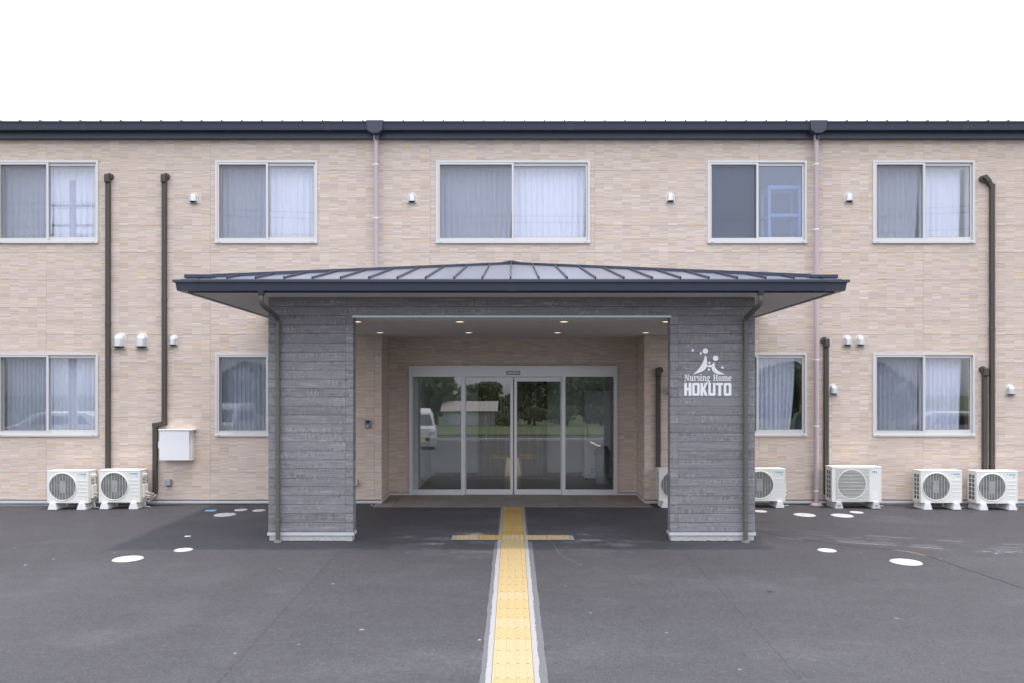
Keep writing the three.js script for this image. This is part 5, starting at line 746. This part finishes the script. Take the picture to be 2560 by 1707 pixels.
// trees, hedge shrubs, sheds, houses
const leafMats = [[0.085, 0.13, 0.05], [0.10, 0.15, 0.06], [0.07, 0.115, 0.045]].map(c => phys(c, 0.8, { transmission: 0.4, thickness: 0, side: THREE.DoubleSide })), bark = std([0.09, 0.07, 0.05], 0.95);
function tree(label, x, z, h, w, seed, shrub) {
  const r = rng(seed), t = thing(shrub ? 'garden_shrub' : 'leafy_tree', label, shrub ? 'shrub' : 'tree', [x, -0.62, z], 0, shrub ? 'shrubs beyond the lane' : 'trees beyond the lane'), q = new Quads(), n = shrub ? 1200 : 3600;
  const lobes = []; for (let k = 0; k < (shrub ? 6 : 14); k++) { const a = r() * 6.28, d = r() * w * 0.32; lobes.push([Math.cos(a) * d, h * (shrub ? 0.2 + r() * 0.5 : 0.28 + r() * 0.58), Math.sin(a) * d, w * (0.2 + r() * 0.16), h * (0.12 + r() * 0.12)]); }
  for (let k = 0; k < n; k++) { const l = lobes[Math.floor(r() * lobes.length)], a = r() * 6.283, c = 2 * r() - 1, s = Math.sqrt(1 - c * c), f = 0.72 + 0.33 * r(), p = [l[0] + l[3] * s * Math.cos(a) * f, Math.max(0.05, l[1] + l[4] * c * f), l[2] + l[3] * s * Math.sin(a) * f], sz = (0.09 + 0.10 * r()) * Math.max(0.7, w / 4.2), u = r() * 6.283, v = (r() - 0.5) * 2, ax = [Math.cos(u) * sz, v * sz, Math.sin(u) * sz], ay = [-Math.sin(u) * sz * 0.5, sz * 0.7, Math.cos(u) * sz * 0.5];
    q.quad([p[0] - ax[0], p[1] - ax[1], p[2] - ax[2]], [p[0] + ay[0], p[1] + ay[1], p[2] + ay[2]], [p[0] + ax[0], p[1] + ax[1], p[2] + ax[2]], [p[0] - ay[0], p[1] - ay[1], p[2] - ay[2]]); }
  mesh('crown', q.build(), leafMats[seed % 3], t);
  const tr = [cyl(w * 0.02, w * 0.035, h * 0.6, 8, 0, h * 0.3, 0)]; for (let k = 0; k < 4; k++) tr.push(cyl(w * 0.008, w * 0.016, h * 0.4, 6, 0, h * 0.2, 0).rotateZ(0.6).rotateY(k * 1.6).translate(0, h * 0.34, 0)); mesh('trunk', merge(tr), bark, t);
}
[[-12.5, 50, 4.3, 6], [-5.9, 50, 4.6, 5.2], [3.9, 50.5, 4.6, 5], [6.8, 50, 4.7, 5.4], [11, 51, 4.6, 6.5], [1.3, 52, 4.3, 4.4], [-18, 52, 4.8, 7], [20, 52, 4.6, 7], [-25, 53, 4.6, 8], [27, 53, 4.8, 8], [-2.6, 56, 3.7, 4.6]].forEach(([x, z, h, w], i) => tree(`broad green tree ${['far off left', 'left of the shed', 'right of the shed', 'right of the cone', 'behind the cone', 'behind the shrubs', 'beyond the silver wagon', 'beyond the blue hatchback', 'beyond the white saloon', 'beyond the grey saloon', 'behind the shed'][i]}, beyond the lane`, x, z, h, w, 300 + i, false));
[[-0.4, 47.6, 1.7, 2.6], [1.6, 47.4, 1.9, 3.0], [4.0, 47.6, 2.0, 3.2], [-7.2, 47.4, 1.8, 3], [6.6, 47.8, 1.9, 3.2]].forEach(([x, z, h, w], i) => tree(`round clipped shrub ${['right of the shed', 'in line with the doors', 'below the right tree', 'left of the shed', 'right of all the shrubs'][i]}, beyond the lane`, x, z, h, w, 400 + i, true));
function house(name, label, cat, x, z, w, h, dep, rise, wallC, roofC, wins) {
  const t = thing(name, label, cat, [x, -0.7, z]), s = shapeFrom([[-w / 2, 0], [w / 2, 0], [w / 2, h], [0, h + rise], [-w / 2, h]]); mesh('wall', extr(s, dep), std(wallC, 0.85), t);
  for (const k of [-1, 1]) { const L = Math.hypot(w / 2 + 0.4, rise * (w / 2 + 0.4) / (w / 2)), m = mesh('roof', bx(L, 0.12, dep + 0.8), std(roofC, 0.7), t); m.position.set(k * (w / 4 + 0.2), h + rise / 2 - 0.05 + 0.06, dep / 2); m.rotation.z = -k * Math.atan2(rise, w / 2); }
  for (const [a, b, c, d] of wins) { const g = part('window', t); mesh('frame', bx(c + 0.12, d + 0.12, 0.06, a, b, -0.03), M.white, g); mesh('pane', bx(c, d, 0.03, a, b, -0.065), carGlass, g); } return t; }
{ const sh = thing('garden_shed', 'long low shed with sloping grey roof beyond the lane', 'shed', [-3.2, -0.6, 47]); mesh('wall', span(-1.9, 1.9, 0, 1.15, 0, 2), std([0.30, 0.31, 0.32], 0.85), sh); mesh('door_panel', span(-1.5, 0.7, 0.1, 1.05, -0.04, -0.004), std([0.42, 0.45, 0.48], 0.6), sh); const rf = mesh('roof', bx(4.2, 0.1, 2.5), std([0.38, 0.34, 0.33], 0.8), sh); rf.position.set(0, 1.45, 1.0); rf.rotation.x = -0.28; }
house('gabled_house', 'small cream gabled house far beyond the shed', 'house', -6, 190, 5.6, 4.2, 8, 2.0, [0.45, 0.40, 0.32], [0.10, 0.09, 0.09], [[-1.1, 3.4, 0.8, 1.1], [1.1, 3.4, 0.8, 1.1]]);
house('gabled_house', 'grey house far off behind the left trees', 'house', -42, 120, 9, 5, 8, 2.4, [0.42, 0.42, 0.42], [0.12, 0.10, 0.09], [[-2.4, 3.2, 1.4, 1.2], [2.2, 3.2, 1.4, 1.2], [0, 1.4, 1.8, 1.8]]);
house('gabled_house', 'white house far off behind the right trees', 'house', 44, 120, 9, 5, 8, 2.4, [0.6, 0.58, 0.55], [0.07, 0.08, 0.12], [[-2.4, 3.2, 1.4, 1.2], [2.2, 3.2, 1.4, 1.2], [0, 1.4, 1.8, 1.8]]);
// power line
{ const pm = std([0.36, 0.35, 0.34], 0.9), wm = std([0.02, 0.02, 0.02], 0.7), xs = [-17.7, 21.5];
  xs.forEach((x, i) => { const t = thing('utility_pole', `grey concrete utility pole mirrored in the far ${i ? 'right' : 'left'} upper window`, 'pole', [x, -0.55, 20.2], 0, 'utility poles'); mesh('shaft', cyl(0.11, 0.17, 10.9, 18, 0, 5.45, 0), pm, t); mesh('cross_arm', merge([bx(2.0, 0.09, 0.09, 0, 9.9, 0), bx(1.6, 0.09, 0.09, 0, 9.1, 0)]), pm, t); mesh('insulator', merge([-0.9, -0.4, 0.4, 0.9].map(k => cyl(0.03, 0.05, 0.16, 10, k, 10.02, 0))), M.white, t); mesh('transformer', cyl(0.22, 0.22, 0.62, 18, 0.34, 8.4, 0.1), pm, t); });
  [[9.45, -0.3, 'topmost'], [9.3, 0.2, 'second'], [8.6, 0.0, 'third'], [8.25, 0.1, 'fourth'], [7.7, -0.1, 'lowest']].forEach(([y, dz, w]) => { const g = []; for (const [a, b] of [[-70, xs[0]], [xs[0], xs[1]], [xs[1], 70]]) { const p = []; for (let k = 0; k <= 10; k++) { const f = k / 10; p.push([a + (b - a) * f, y - 0.75 * 4 * f * (1 - f) * Math.min(1, (b - a) / 50), 20.2 + dz]); } g.push(tube(p, 0.010, 30, 5)); } tag(mesh('overhead_wire', merge(g), wm), `${w} overhead wire between the utility poles`, 'wire', 'overhead wires'); });
}

renderer.render(scene, camera);
